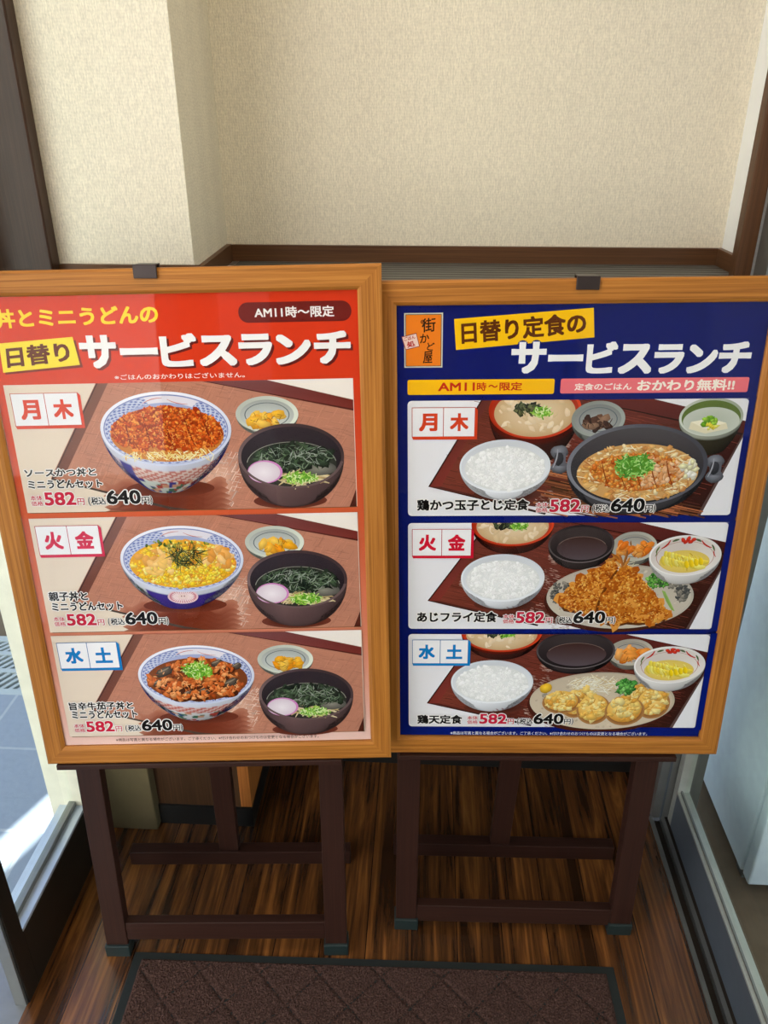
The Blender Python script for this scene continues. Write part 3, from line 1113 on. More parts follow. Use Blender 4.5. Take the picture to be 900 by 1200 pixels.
def price(parent, x, y, name, k=1.0, b=23):
    a = Art()
    o, ob = WHITE, 0.055
    a.texts([('本体', (x, y + 9.5, x + b - 3, y + 18.5), RED, 0.012, o, 0.09), ('価格', (x, y - 0.5, x + b - 3, y + 8.5), RED, 0.012, o, 0.09),
             ('582', (x + b, y, x + b + 53, y + 24), RED, 0.026, o, ob), ('円', (x + b + 55, y, x + b + 67, y + 12), RED, 0.016, o, 0.09),
             ('(', (x + b + 73.5, y - 2, x + b + 77, y + 14), BLACK, 0.01, o, ob), ('税込', (x + b + 78.5, y, x + b + 103, y + 13.5), BLACK, 0.02, o, 0.09),
             ('640', (x + b + 105, y, x + b + 163, y + 25), BLACK, 0.026, o, ob), ('円', (x + b + 164, y, x + b + 177, y + 12.5), BLACK, 0.018, o, 0.09),
             (')', (x + b + 178.5, y - 2, x + b + 182, y + 14), BLACK, 0.01, o, ob)])
    return a.build(name, parent)


def lettering(parent, name, items, label=None):
    a = Art()
    a.texts(items)
    return a.build(name, parent, label)


FINE = '※商品は写真と異なる場合がございます。ご了承ください。※付け合わせのおつけものは変更となる場合がございます。'


# ------------------------------------------------------------------ framed posters
def frame_matrix(p, yaw, lean, roll):
    """sheet pose: foot-centre p (world), axes across / up / towards the room"""
    ex = Vector((math.cos(yaw), math.sin(yaw), 0))
    n = Vector((-math.sin(yaw), math.cos(yaw), 0))
    up = Vector((0, 0, math.cos(lean))) + n * math.sin(lean)
    ex2 = ex * math.cos(roll) + up * math.sin(roll)
    up2 = up * math.cos(roll) - ex * math.sin(roll)
    nn = ex2.cross(up2)
    o = Vector(p) - up2 * 0.038
    return Matrix(((ex2.x, up2.x, nn.x, o.x), (ex2.y, up2.y, nn.y, o.y), (ex2.z, up2.z, nn.z, o.z), (0, 0, 0, 1)))


def framed_poster(p, yaw, lean, roll, label):
    t = thing('framed_poster', label, 'poster', frame_matrix(p, math.radians(yaw), math.radians(lean), math.radians(roll)), 'lunch posters on easels')
    W, H, F = 0.584, 0.831, 0.038
    # profile across the moulding: distance outwards from the opening, height towards the room
    prof = [(0.0, -0.002), (0.0, 0.0040), (0.0045, 0.0075), (0.006, 0.0085), (0.034, 0.0085), (0.038, 0.0065), (0.038, -0.0065), (0.0, -0.0065)]
    x0, x1, y0, y1 = -W / 2, W / 2, F, F + H
    sides = [((x0, y0), (x1, y0), (0, -1)), ((x1, y0), (x1, y1), (1, 0)), ((x1, y1), (x0, y1), (0, 1)), ((x0, y1), (x0, y0), (-1, 0))]
    for (ax, ay), (bx, by), (nx, ny) in sides:
        m = MB()
        dx, dy = (bx - ax), (by - ay)
        ln = math.hypot(dx, dy)
        dx, dy = dx / ln, dy / ln
        off = R.random() * 9
        for i in range(len(prof)):
            w, z = prof[i]
            m.v += [Vector((ax - dx * w + nx * w, ay - dy * w + ny * w, z)), Vector((bx + dx * w + nx * w, by + dy * w + ny * w, z))]
        k = len(prof)
        acc = 0.0
        for i in range(k):
            j = (i + 1) % k
            d = math.hypot(prof[j][0] - prof[i][0], prof[j][1] - prof[i][1])
            wi, wj = prof[i][0], prof[j][0]
            m.face([2 * i, 2 * i + 1, 2 * j + 1, 2 * j], [(off - wi, acc + off), (off + ln + wi, acc + off), (off + ln + wj, acc + d + off), (off - wj, acc + d + off)])
            acc += d
        m.face([2 * i for i in range(k)], [(off + prof[i][0], off + prof[i][1]) for i in range(k)])
        m.face([2 * i + 1 for i in range(k)][::-1], [(off + prof[i][0], off + prof[i][1]) for i in range(k)][::-1])
        m.build('frame_rail', M_OAK, t)
    box('backing_board', x0 - 0.004, x1 + 0.004, y0 - 0.004, y1 + 0.004, -0.006, -0.0004, M_BACKING, t)
    box('acrylic_cover', x0, x1, y0, y1, 0.0034, 0.0042, M_COVER, t)
    return t


# ---- the red poster (bowls with small udon)
ZL[0] = 0.0
red = framed_poster((-0.3786, 1.1282, 0.584), 3.42, 5.92, 1.08,
                    'oak-framed red lunch poster of three rice bowl sets on the left easel')
a = Art()
C0, C1, C2, C3 = (214, 58, 28), (208, 92, 54), (216, 134, 106), (240, 204, 192)


def redbg(u, v):
    # v: 0 bottom .. 1 top
    return mixc(C3, C2, v / 0.27) if v < 0.27 else (mixc(C2, C1, (v - 0.27) / 0.29) if v < 0.56 else mixc(C1, C0, (v - 0.56) / 0.30))


a.grid(lambda u, v: (-3 + 590 * u, -3 + 837 * v), redbg, 2, 40, 0.0)
sheet = a.build('poster_sheet', red)
a = Art()
YEL = (248, 216, 48)
a.text('丼とミニうどんの', [(19, 783), (272, 786), (274, 815), (19, 812)], YEL, 0.030)
a.build('heading_lettering', sheet, 'yellow heading lettering')
a = Art()
a.poly([(19, 711), (144, 720), (139, 763), (21, 756)], (120, 40, 26))
a.poly([(16, 714), (140, 724), (135, 768), (18, 760)], (246, 222, 60))
a.text('日替り', [(24, 721), (128, 730), (125, 761), (27, 754)], (98, 42, 22), 0.032)
a.build('heading_ribbon', sheet, 'tilted yellow ribbon with brown lettering')
a = Art()
for k, (ch, bx) in enumerate((('サ', (143, 718, 201, 770)), ('ー', (206, 738, 266, 749)), ('ビ', (270, 718, 328, 770)), ('ス', (331, 718, 390, 766)),
                              ('ラ', (394, 718, 447, 767)), ('ン', (452, 718, 508, 765)), ('チ', (513, 718, 571, 769)))):
    a.text(ch, bx, (242, 242, 240), {'ー': 0.03, 'ビ': 0.036}.get(ch, 0.046), None, 0, ((104, 34, 30), 3.4, -3.4))
a.build('title_lettering', sheet, 'large white title lettering with dark shadow')
a = Art()
a.rrect(398, 784, 574, 815, 15, (112, 34, 30))
a.text('AM11時〜限定', (423, 791, 547, 808), WHITE, 0.02)
a.build('time_badge', sheet, 'dark red pill badge with white lettering')
lettering(sheet, 'note_lettering', [('※ごはんのおかわりはございません。', (192, 699, 400, 707.5), (250, 240, 232), 0.004, None, 0)])
PICK = [(240, 166, 36), (244, 180, 56), (230, 146, 24), (246, 192, 80)]
for (T, B, bx, by, bb, ux, uy, ub, px, py, style, days, dcol, names, pr) in (
        (694, 475, 264, 616, 506, 466, 566, 478, 431, 638, 1, '月木', (212, 66, 44),
         (('ソースかつ丼と', (20, 539, 139, 553.5)), ('ミニうどんセット', (22, 518, 147, 533.5))), (22, 488)),
        (465, 245, 265, 384, 287, 463, 341, 249, 428, 413, 2, '火金', (206, 36, 70),
         (('親子丼と', (22, 308.5, 91, 326.5)), ('ミニうどんセット', (24, 288, 150, 305.5))), (23, 258.5)),
        (238.5, 21, 266, 151, 52, 466, 105, 18, 432, 181, 3, '水土', (22, 120, 190),
         (('旨辛牛茄子丼と', (22, 81, 142, 98)), ('ミニうどんセット', (24, 61.5, 147, 79.5))), (24, 32))):
    a = Art()
    a.rect(12, B, 573, T, (226, 210, 190))
    a.rect(16, B - 1.2, 573, B + 0.4, (120, 84, 50))
    panel = a.build('menu_panel', red)
    red_tray(panel, T, B, 'tray_picture')
    pickle_dish(panel, px, py, PICK, 'pickle_dish_picture', 51, 30, by=py - 34)
    udon_bowl(panel, ux, uy, ub, 'udon_bowl_picture')
    donburi(panel, bx, by, bb, style, 'rice_bowl_picture')
    day_badge(panel, 20, T - 68, 129, T - 13.5, days, dcol, 'day_badge')
    lettering(panel, 'dish_name', [(s, b, BLACK, 0.030, WHITE, 0.09) for s, b in names], 'black dish name lettering')
    price(panel, pr[0], pr[1], 'price_lettering')
lettering(sheet, 'fine_print', [(FINE, (99, 9.0, 485, 16.5), (70, 50, 46), 0.004, None, 0)])

# ---- the navy poster (set meals)
ZL[0] = 0.0
navy = framed_poster((0.2593, 1.2028, 0.564), 1.54, 3.90, 0.97,
                     'oak-framed navy blue lunch poster of three set meals on the right easel')
NAVY = (10, 28, 112)


def navy_at(y):
    return mixc((10, 28, 116), (18, 26, 98), (y + 3) / 837.0)


a = Art()
a.grid(lambda u, v: (-3 + 590 * u, -3 + 837 * v), lambda u, v: mixc((10, 28, 116), (18, 26, 98), v), 2, 10, 0.0)
sheet = a.build('poster_sheet', navy)
# shop emblem: orange panel with brush lettering and a small tilted seal
a = Art()
a.rect(12, 732, 73.5, 819, (206, 206, 190))
a.rect(14, 734, 71.5, 817, (60, 70, 60))
a.rect(15, 735, 70.5, 816, (236, 128, 34))
for ch, q in (('街', [(40, 788), (62, 790), (62, 812), (40, 810)]), ('か', [(37, 771), (52, 773), (52, 787), (37, 786)]),
              ('ど', [(48, 760), (60, 759), (61, 772), (49, 773)]), ('屋', [(42, 739), (57, 739), (58, 759), (43, 758)])):
    a.text(ch, q, (44, 30, 20), 0.016)
a.ring(41.5, 805, 3.4, 3.4, 1.5, (44, 30, 20), 20)
a.build('shop_emblem', sheet, 'orange emblem with black brush lettering')
a = Art()
a.poly([(7.5, 782), (14, 760.5), (37, 766), (31.5, 788)], (150, 60, 50))
a.poly([(8.8, 781), (14.8, 762), (35.6, 767), (30.8, 786.5)], (238, 208, 196))
a.text('ごはん', [(12, 775), (30, 779), (29, 785), (11, 781)], (176, 40, 40), 0.02)
a.text('処', [(17, 764), (30, 767), (28, 776.5), (15.5, 773.5)], (176, 40, 40), 0.03)
a.build('seal', sheet, 'small tilted pink seal with red lettering')
a = Art()
a.poly([(95, 760), (314, 778), (309, 824), (91, 809)], (250, 196, 20))
a.text('日替り定食の', [(104, 769), (301, 785), (297, 818), (102, 804)], (92, 46, 18), 0.032)
a.build('heading_ribbon', sheet, 'tilted yellow ribbon with brown lettering')
a = Art()
for ch, bx in (('サ', (184, 721, 240, 772)), ('ー', (243, 740, 299, 751)), ('ビ', (304, 720, 353, 771)), ('ス', (356, 719, 409, 767)),
               ('ラ', (412, 719, 459, 766)), ('ン', (465, 719, 512, 765)), ('チ', (514, 719, 565, 769))):
    a.text(ch, bx, (242, 242, 242), {'ー': 0.03, 'ビ': 0.036}.get(ch, 0.046), NAVY, 0.05)
a.build('title_lettering', sheet, 'large white title lettering')
a = Art()
a.rrect(17, 687, 256, 712, 3, (250, 190, 22))
for s, x0, x1 in (('AM11', 67, 127), ('時', 130, 146), ('〜', 149, 164), ('限定', 167, 204)):
    a.text(s, (x0, 693 if s != '〜' else 698, x1, 707 if s != '〜' else 703), (196, 44, 26), 0.022)
a.build('time_badge', sheet, 'yellow bar with red lettering')
a = Art()
a.rrect(266, 687.5, 568, 712, 3, (236, 116, 124))
a.text('定食のごはん', (289, 692.5, 381, 704), (248, 236, 226), 0.02)
a.text('おかわり無料!!', (390, 690.5, 546, 709), (250, 240, 226), 0.028)
a.build('refill_badge', sheet, 'pink bar with white lettering')


XRB = {677: (521, 63), 458: (531, 90), 234: (528, 88)}


def set_tray(parent, T, B, name):
    a = Art((17, B, 573, T))
    base = (92, 44, 34)
    d = (T - B)
    yl = T - d * 0.735 if d < 210 else T - 155
    yb = T - d * 0.94 if d < 210 else T - 206
    xl = 52
    xt = 156 if d > 212 else 150 - (215 - d) * 1.4
    xr, yr = XRB[round(T)]
    yr = T - yr
    a.poly([(xt, T), (xl, yl), (xl + 130, yl - 30), (xl + 300, B), (xr, B), (573, yr), (573, T - 20), (470, T), (300, T)],
           [(108, 54, 40), (124, 58, 44), (96, 42, 32), (70, 30, 22), (50, 24, 18), (60, 26, 20), (84, 34, 26), (92, 40, 32), (96, 44, 36)])
    body = [(xt + 14, T), (xl + 24, yl + 2), (xl + 150, yl - 30), (xr - 30, B), (562, yr + 6), (330, T)]
    weave(a, body, base, 900, [-0.24], 0.8, 1.5, 12, 46, 0.8)
    for gx, gy, gr in ((268, T - 110, 26), (262, T - 180, 24), (280, T - 70, 14), (300, T - 196, 26), (120, T - 120, 10)):
        scatter_strands(a, lambda: in_ell(gx, gy, gr, gr * 0.9), 70, [(170, 136, 122), (150, 112, 100), (196, 170, 158)], 3, 9, 0.7, 1.4, -0.24, 0.2, 0.1)
    a.poly([(xt, T), (xt + 15, T), (xl + 22, yl), (xl, yl)], [(96, 48, 42), (104, 50, 44), (130, 52, 44), (120, 48, 40)])
    a.poly([(xt, T), (xt + 2.5, T), (xl + 3, yl), (xl, yl)], (52, 24, 20))
    a.poly([(xl, yl), (xl + 22, yl), (xl + 150, yl - 34), (xl + 205, yl - 50), (xl + 203, yl - 52), (xl + 150, yl - 38)], (84, 40, 34))
    a.poly([(xl, yl), (xl + 4, yl), (xl + 205, yl - 50), (xl + 203, yl - 53)], (40, 22, 20))
    a.poly([(302, T), (470, T), (573, T - 26), (573, T - 62)], [(100, 44, 40), (96, 38, 34), (84, 30, 26), (74, 26, 20)])
    a.poly([(302, T), (306, T), (573, T - 59), (573, T - 63)], (44, 18, 14))
    # print white beyond the tray
    a.poly([(420, T), (573, T), (573, T - 38)], (232, 232, 236))
    a.poly([(573, B), (573, yr), (xr, B)], (232, 232, 236))
    a.poly([(573, yr - 3), (573, yr + 5), (xr - 4, B), (xr + 2, B)], (92, 70, 66))
    return a.build(name, parent)


def miso_bowl(parent, cx, cy, rx, ry, by, T, name):
    a = Art((17, 20, 573, T))
    bowl_body(a, cx, cy, rx, ry, by, rx * 0.55, lambda u, v: shade((96, 26, 16) if v < 0.12 else (70, 34, 28), u, v, 0.6), 44, 12, 1.8)
    a.ellg(cx, cy, rx, ry, lambda u, v: mixc((214, 66, 30), (172, 44, 18), 0.5 + 0.5 * math.cos(2 * math.pi * (u - 0.55))), 2, 64)
    a.ellg(cx, cy - 2, rx - 4, ry - 3.5, lambda u, v: mixc((196, 66, 36), (150, 40, 20), 0.5 + 0.5 * math.sin(2 * math.pi * u)), 2, 64)
    a.ellg(cx, cy - 5, rx - 9, ry - 9, lambda u, v: mixc((226, 202, 166), (196, 164, 120), v ** 2), 6, 60)
    scatter_blobs(a, cx, cy - 6, rx - 16, ry - 16, 40, [(228, 206, 172), (214, 188, 148), (234, 216, 186)], 4, 10, 0.5, jag=0.2, hi=1.04, lo=0.95)
    scatter_blobs(a, cx - 12, cy + 1, 20, 10, 26, [(44, 50, 40), (66, 72, 52), (36, 38, 34), (90, 92, 60)], 4, 9, 0.6, jag=0.5, hi=1.4, lo=0.5)
    scatter_strands(a, lambda: in_ell(cx - 12, cy + 2, 20, 10), 22, [(110, 116, 84), (30, 34, 30), (70, 84, 50)], 6, 14, 0.8, 2.0)
    scallion(a, cx + 12, cy - 3, 15, 9, 46)
    return a.build(name, parent)


def rice_bowl(parent, cx, cy, rx, ry, by, name, tint=(236, 240, 242)):
    a = Art()
    a.ellg(cx + 6, by + 8, rx * 0.75, 13, lambda u, v: mixc((40, 18, 14), (92, 46, 36), v), 4)

    def C(u, v):
        c = shade((236, 240, 246), u, v, 0.30, 0.3)
        if 0.52 < u < 0.72 and 0.35 < v < 0.85 and (int(u * 60 - v * 7) % 3 == 0):
            c = (128, 96, 98)
        return c
    bowl_body(a, cx, cy, rx, ry, by, rx * 0.42, C, 80, 16, 1.8)
    a.ellg(cx, cy, rx, ry, lambda u, v: mixc((208, 214, 220), (242, 246, 250), 0.5 + 0.5 * math.cos(2 * math.pi * (u - 0.7))), 2, 64)
    a.ellg(cx, cy - 1, rx - 3, ry - 2.5, lambda u, v: mixc((234, 238, 242), (206, 211, 217), 0.5 + 0.5 * math.sin(2 * math.pi * (u - 0.05))), 3, 64)
    a.ellg(cx, cy - 4, rx - 9, ry - 8, lambda u, v: mixc((240, 243, 243), (222, 225, 223), v), 3, 48)
    scatter_blobs(a, cx, cy - 4, rx - 12, ry - 10, 200, [(250, 252, 252), (246, 248, 246), (240, 242, 240)], 3, 7, 0.6, jag=0.3, hi=1.03, lo=0.95)
    scatter_strands(a, lambda: in_ell(cx, cy - 4, rx - 12, ry - 11), 420, [(253, 254, 254), (248, 250, 248), (238, 241, 238), (244, 247, 245), (255, 255, 255)], 4, 7, 1.4, 2.2, None, 6.3, 0.3, 0.04)
    return a.build(name, parent)


def sauce_bowl(parent, cx, cy, rx, ry, by, T, name):
    a = Art((17, 20, 573, T))
    bowl_body(a, cx, cy, rx, ry, by, rx * 0.55, lambda u, v: shade((56, 48, 48), u, v, 0.6), 40, 10, 2.0)
    a.ellg(cx, cy, rx, ry, lambda u, v: mixc((40, 34, 36), (112, 104, 104), 0.5 + 0.5 * math.cos(2 * math.pi * (u - 0.75))), 2, 64)
    a.ellg(cx, cy - 1, rx - 3.5, ry - 3, lambda u, v: mixc((34, 28, 30), (60, 52, 52), 0.5 + 0.5 * math.cos(2 * math.pi * (u - 0.25))), 3, 64)
    a.ellg(cx + 2, cy - ry * 0.22, rx * 0.76, ry * 0.62, lambda u, v: mixc((86, 76, 82), (62, 40, 36), 0.5 + 0.5 * math.sin(2 * math.pi * u) * v), 4, 56)
    a.ring(cx + 2, cy - ry * 0.22, rx * 0.76, ry * 0.62, 1.4, (122, 102, 94), 40, 0.06, 0.45)
    return a.build(name, parent)


def omelette_bowl(parent, cx, cy, rx, ry, by, name):
    """white dish with red and green painted rim holding yellow rolled pickles"""
    a = Art((17, 20, 573, 700))
    bowl_body(a, cx, cy, rx, ry, by, rx * 0.5, lambda u, v: shade((228, 226, 224), u, v, 0.3), 44, 12, 2.0)
    a.ellg(cx, cy, rx, ry, lambda u, v: mixc((222, 220, 216), (244, 242, 240), 0.5 + 0.5 * math.cos(2 * math.pi * (u - 0.6))), 2, 64)
    a.ellg(cx, cy - 1, rx - 3, ry - 3, lambda u, v: mixc((232, 226, 220), (208, 198, 192), 0.5 + 0.5 * math.sin(2 * math.pi * (u - 0.1))), 3, 64)
    a.ring(cx, cy - 2, rx * 0.80, ry * 0.76, 1.0, (176, 120, 108), 48)
    z = znext()
    for an, ln, c, w, b in ((2.35, 22, (186, 44, 30), 3.4, -0.9), (0.85, 24, (186, 44, 30), 3.2, -0.9), (2.75, 13, (92, 112, 58), 3.2, 0.3), (0.5, 14, (80, 100, 60), 3.2, 0.4),
                            (1.95, 12, (84, 100, 66), 4.2, 0.3), (1.2, 12, (84, 100, 66), 4.2, 0.3), (0.18, 16, (196, 70, 56), 2.0, -1.0), (2.98, 14, (110, 120, 70), 2.0, -0.8)):
        a.strand(cx + rx * 0.84 * math.cos(an), cy + ry * 0.80 * math.sin(an), ln, an + 1.57, w, c, z, b, 5)
    for dx, dy in ((-9, 0), (0, 3), (9, 1), (4, -3), (-4, -3)):
        a.blob(cx + 2 + dx, cy + ry * 0.76 + dy, 5.0, (196, 50, 34), z + 0.004, 0.7, 1.2, 0.8, 9, 0.15)
    a.ellg(cx, cy - ry * 0.28, rx * 0.70, ry * 0.56, lambda u, v: mixc((240, 214, 96), (222, 194, 100), v), 3)
    z0 = znext(0.01)
    for k in range(11):
        t = k / 10
        x, y = cx - rx * 0.50 + rx * 1.02 * t, cy - ry * 0.06 - ry * 0.30 * t
        for row, (ox, oy) in enumerate(((0, 0), (-4, -10))):
            a.strand(x + ox, y + oy + 3, 19, -1.2 + 0.12 * k, 10, [(244, 220, 84), (238, 212, 76), (248, 230, 120)][(k + row) % 3], z0 + 0.002 * k + 0.02 * row, 0.4, 5)
    scatter_strands(a, lambda: in_ell(cx + 2, cy - ry * 0.28, rx * 0.52, ry * 0.38), 46, [(250, 236, 130), (206, 172, 50), (240, 206, 40)], 6, 13, 1.0, 2.2, -1.2, 0.8)
    z = znext(0.02)
    for k in range(4):
        a.strand(cx + rx * (0.08 + 0.13 * k), cy - ry * 0.42 + 2 * k, 15, -1.25, 8.5, (240, 204, 26), z + 0.002 * k, 0.3, 4)
    return a.build(name, parent)


def hot_pot(parent, cx, cy, name):
    """black cast pot with two handles, egg-bound cutlet and scallion"""
    a = Art()
    rx, ry = 118, 73
    weave(a, [(268, 545), (300, 560), (420, 486), (500, 492), (506, 474), (262, 474)], (140, 84, 52), 150, [-0.22], 0.45, 1.3, 40, 90, 2.4)
    for hx, hy, sgn in ((272, 574, 1), (534, 556, 1)):
        z = znext()
        a.blob(hx, hy + 13, 15, (108, 110, 118), z, 0.8, 1.3, 0.5, 14, 0.05, 0)
        a.blob(hx + 2 * sgn, hy - 14, 15, (108, 110, 118), z + 0.002, 0.8, 1.3, 0.5, 14, 0.05, 0)
        a.poly([(hx - 9, hy + 12), (hx + 11, hy + 12), (hx + 12, hy - 12), (hx - 7, hy - 12)], (94, 96, 104))
        a.blob(hx, hy + 1, 8, (58, 58, 64), znext(), 1.5, 1.0, 0.7, 12, 0.05, 0)
        a.strand(hx - 7, hy + 2, 34, 1.45, 2.6, (166, 168, 176), znext(), 0.5)
    bowl_body(a, cx, cy, rx, ry, cy - ry - 12, rx * 0.72, lambda u, v: shade((70, 68, 72), u, v, 0.4), 50, 8)
    a.ellg(cx, cy, rx, ry, lambda u, v: mixc((70, 70, 78), (128, 130, 140), 0.5 + 0.5 * math.cos(2 * math.pi * (u - 0.58))), 2, 80)
    a.ellg(cx, cy - 1, rx - 7, ry - 5, lambda u, v: mixc((44, 42, 46), (74, 70, 72), 0.5 + 0.5 * math.cos(2 * math.pi * (u - 0.25))), 3, 80)
    fcx, fcy, fx, fy = cx + 2, cy - 13, 102, 52
    a.ell(fcx, fcy, fx, fy, (206, 158, 96))
    scatter_blobs(a, fcx, fcy, fx * 0.97, fy * 0.96, 330, [(222, 178, 112), (236, 204, 150), (208, 150, 86), (226, 168, 88), (196, 134, 74), (240, 216, 172)], 3, 8, 0.6, jag=0.45, hi=1.12, lo=0.74)
    scatter_strands(a, lambda: in_ell(fcx, fcy, fx * 0.95, fy * 0.94), 130, [(240, 214, 160), (186, 120, 64), (226, 180, 110), (250, 232, 196)], 8, 22, 1.2, 2.8, -0.1, 1.2, 0.8)
    cut = [(fcx - 84, fcy + 10), (fcx - 60, fcy + 26), (fcx - 20, fcy + 35), (fcx + 24, fcy + 34), (fcx + 64, fcy + 22), (fcx + 82, fcy + 2), (fcx + 70, fcy - 16), (fcx + 36, fcy - 28), (fcx, fcy - 34), (fcx - 40, fcy - 26), (fcx - 74, fcy - 8)]
    a.poly(cut, (196, 110, 40))
    scatter_poly(a, cut, 520, [(214, 132, 48), (196, 104, 34), (228, 158, 78), (178, 84, 28), (234, 170, 92), (206, 120, 52)], 2, 5.5, 0.7, 0.05, 0.42, 1.22, 0.64)
    scatter_poly(a, [(fcx + 4, fcy + 30), (fcx + 70, fcy + 18), (fcx + 76, fcy - 10), (fcx + 10, fcy - 28)], 90, [(226, 176, 130), (214, 150, 96), (236, 196, 156)], 3, 7, 0.6, 0.03, 0.4, 1.1, 0.8)
    z = znext()
    for k in range(5):
        a.strand(fcx - 52 + 27 * k, fcy - 2, 52, -1.2, 2.2, (140, 66, 22), z, 0.3)
    scatter_blobs(a, fcx + 86, fcy + 4, 13, 18, 22, [(238, 232, 200), (226, 220, 176), (244, 240, 220)], 4, 8, 0.7, jag=0.2)
    scallion(a, fcx - 6, fcy + 13, 34, 22, 170, ((110, 176, 70), (150, 206, 104), (70, 136, 44), (180, 220, 140), (92, 160, 60)))
    return a.build(name, parent)


def tofu_bowl(parent, cx, cy, T, name):
    a = Art((17, 20, 573, T))
    rx, ry = 52, 33
    bowl_body(a, cx, cy, rx, ry, cy - 66, rx * 0.6, lambda u, v: shade((58, 52, 36) if v > 0.12 else (160, 164, 150), u, v, 0.5), 44, 12, 1.6)
    a.ellg(cx, cy, rx, ry, lambda u, v: mixc((160, 168, 152), (206, 212, 200), 0.5 + 0.5 * math.cos(2 * math.pi * (u - 0.6))), 2, 60)
    a.ellg(cx, cy - 1, rx - 4, ry - 3.5, lambda u, v: (92, 112, 50), 2, 60)
    a.ellg(cx + 1, cy - 7, rx - 6, ry - 9, lambda u, v: mixc((176, 184, 168), (196, 202, 190), v), 2, 60)
    a.poly([(cx - 32, cy - 8), (cx - 2, cy - 2), (cx + 26, cy - 10), (cx + 30, cy - 20), (cx - 6, cy - 28), (cx - 34, cy - 20)], (226, 218, 186))
    a.poly([(cx - 32, cy - 8), (cx - 2, cy - 2), (cx + 26, cy - 10), (cx - 6, cy - 20)], (240, 234, 210))
    scatter_blobs(a, cx, cy - 8, 15, 7, 24, [(126, 176, 40), (150, 196, 60), (96, 150, 30)], 3, 7, 0.6, jag=0.3)
    scatter_blobs(a, cx + 2, cy - 16, 11, 4, 10, [(226, 204, 60), (236, 220, 100)], 3, 5, 0.6)
    return a.build(name, parent)


def main_plate(a, cx, cy, rx, ry, base):
    a.ellg(cx - 4, cy - 8, rx, ry, lambda u, v: (70, 32, 24), 1)
    a.ellg(cx, cy, rx, ry, lambda u, v: mixc(tuple(q * 0.84 for q in base), base, 0.5 + 0.5 * math.cos(2 * math.pi * (u - 0.7))), 2, 72)
    a.ellg(cx, cy, rx - 4, ry - 3, lambda u, v: mixc(base, tuple(q * 0.9 for q in base), v * (0.5 + 0.5 * math.sin(2 * math.pi * u))), 4, 72)
    scatter_blobs(a, cx, cy, rx * 0.93, ry * 0.92, 150, [tuple(q * k for q in base) for k in (0.86, 0.94, 1.03)], 1.5, 4, 0.7, jag=0.4, hi=1.02, lo=0.96)


def fish_plate(parent, name):
    a = Art((17, 236, 573, 458))
    main_plate(a, 400, 311, 132, 66, (206, 196, 180))
    for px, py, pw, ph in ((294, 320, 18, 22), (480, 346, 34, 14), (510, 320, 12, 16)):
        scatter_blobs(a, px, py, pw, ph, 60, [(96, 96, 92), (70, 72, 72), (140, 134, 124)], 2, 6, 0.7, jag=0.5)
    scatter_strands(a, lambda: in_ell(402, 368, 20, 16), 40, [(226, 220, 196), (206, 200, 170), (240, 236, 220)], 8, 18, 1.0, 2.0)
    fl = [(291, 305), (300, 324), (321, 343), (339, 360), (353, 368), (370, 381), (384, 391), (390, 381), (389, 356), (382, 335), (380, 313), (374, 287), (348, 277), (303, 287)]
    fr_ = [(401, 383), (411, 372), (424, 360), (440, 343), (466, 313), (491, 279), (489, 266), (468, 261), (442, 257), (419, 259), (397, 252), (377, 261), (362, 274), (366, 305), (379, 339), (390, 362)]
    for f in (fl, fr_):
        a.poly([(x - 2, y - 5) for x, y in f], (92, 50, 24))
        a.poly(f, (190, 110, 30))
        scatter_poly(a, f, 60, [(206, 124, 40), (186, 100, 26), (224, 152, 66), (170, 86, 20)], 9, 16, 0.7, 0.02, 0.3, 1.02, 0.96)
        scatter_poly(a, f, 560, P_FRY, 1.2, 3.4, 0.75, 0.05, 0.45, 1.14, 0.80)
        scatter_poly(a, f, 70, [(240, 186, 96), (226, 150, 60), (160, 78, 18)], 0.9, 2.0, 0.8, 0.02, 0.45, 1.1, 0.85)
        if f is fl:
            zs = znext()
            for (xa, ya), (xb, yb) in zip(fr_[11:15], fr_[12:16]):
                a.strand((xa + xb) / 2 - 2, (ya + yb) / 2, math.hypot(xb - xa, yb - ya) + 8, math.atan2(yb - ya, xb - xa), 7, (112, 56, 16), zs, 0, 3)
        scatter_strands(a, lambda: in_poly(f), 70, [(240, 190, 104), (168, 84, 22), (222, 146, 54)], 3, 7, 0.7, 1.3)
    z = znext()
    for x, y, l_, an, c in ((394, 384, 26, 1.9, (176, 106, 46)), (401, 390, 30, 1.45, (150, 96, 50)), (390, 377, 16, 2.3, (214, 170, 110)), (405, 382, 20, 1.2, (196, 130, 60)), (376, 388, 20, 0.4, (190, 124, 52)), (384, 392, 18, 2.5, (166, 100, 40))):
        a.strand(x, y, l_, an, 5, c, z, 0.3)
    z = znext()
    for k in range(3):
        a.strand(486 + 2 * k, 305 - k, 46, -1.05, 3.6, (150, 186, 96), z + 0.001 * k, 0.15)
    scatter_blobs(a, 464, 345, 20, 15, 90, [(70, 130, 50), (96, 156, 66), (50, 104, 40), (120, 176, 84)], 2, 5, 0.7, jag=0.5, hi=1.3, lo=0.6)
    return a.build(name, parent)


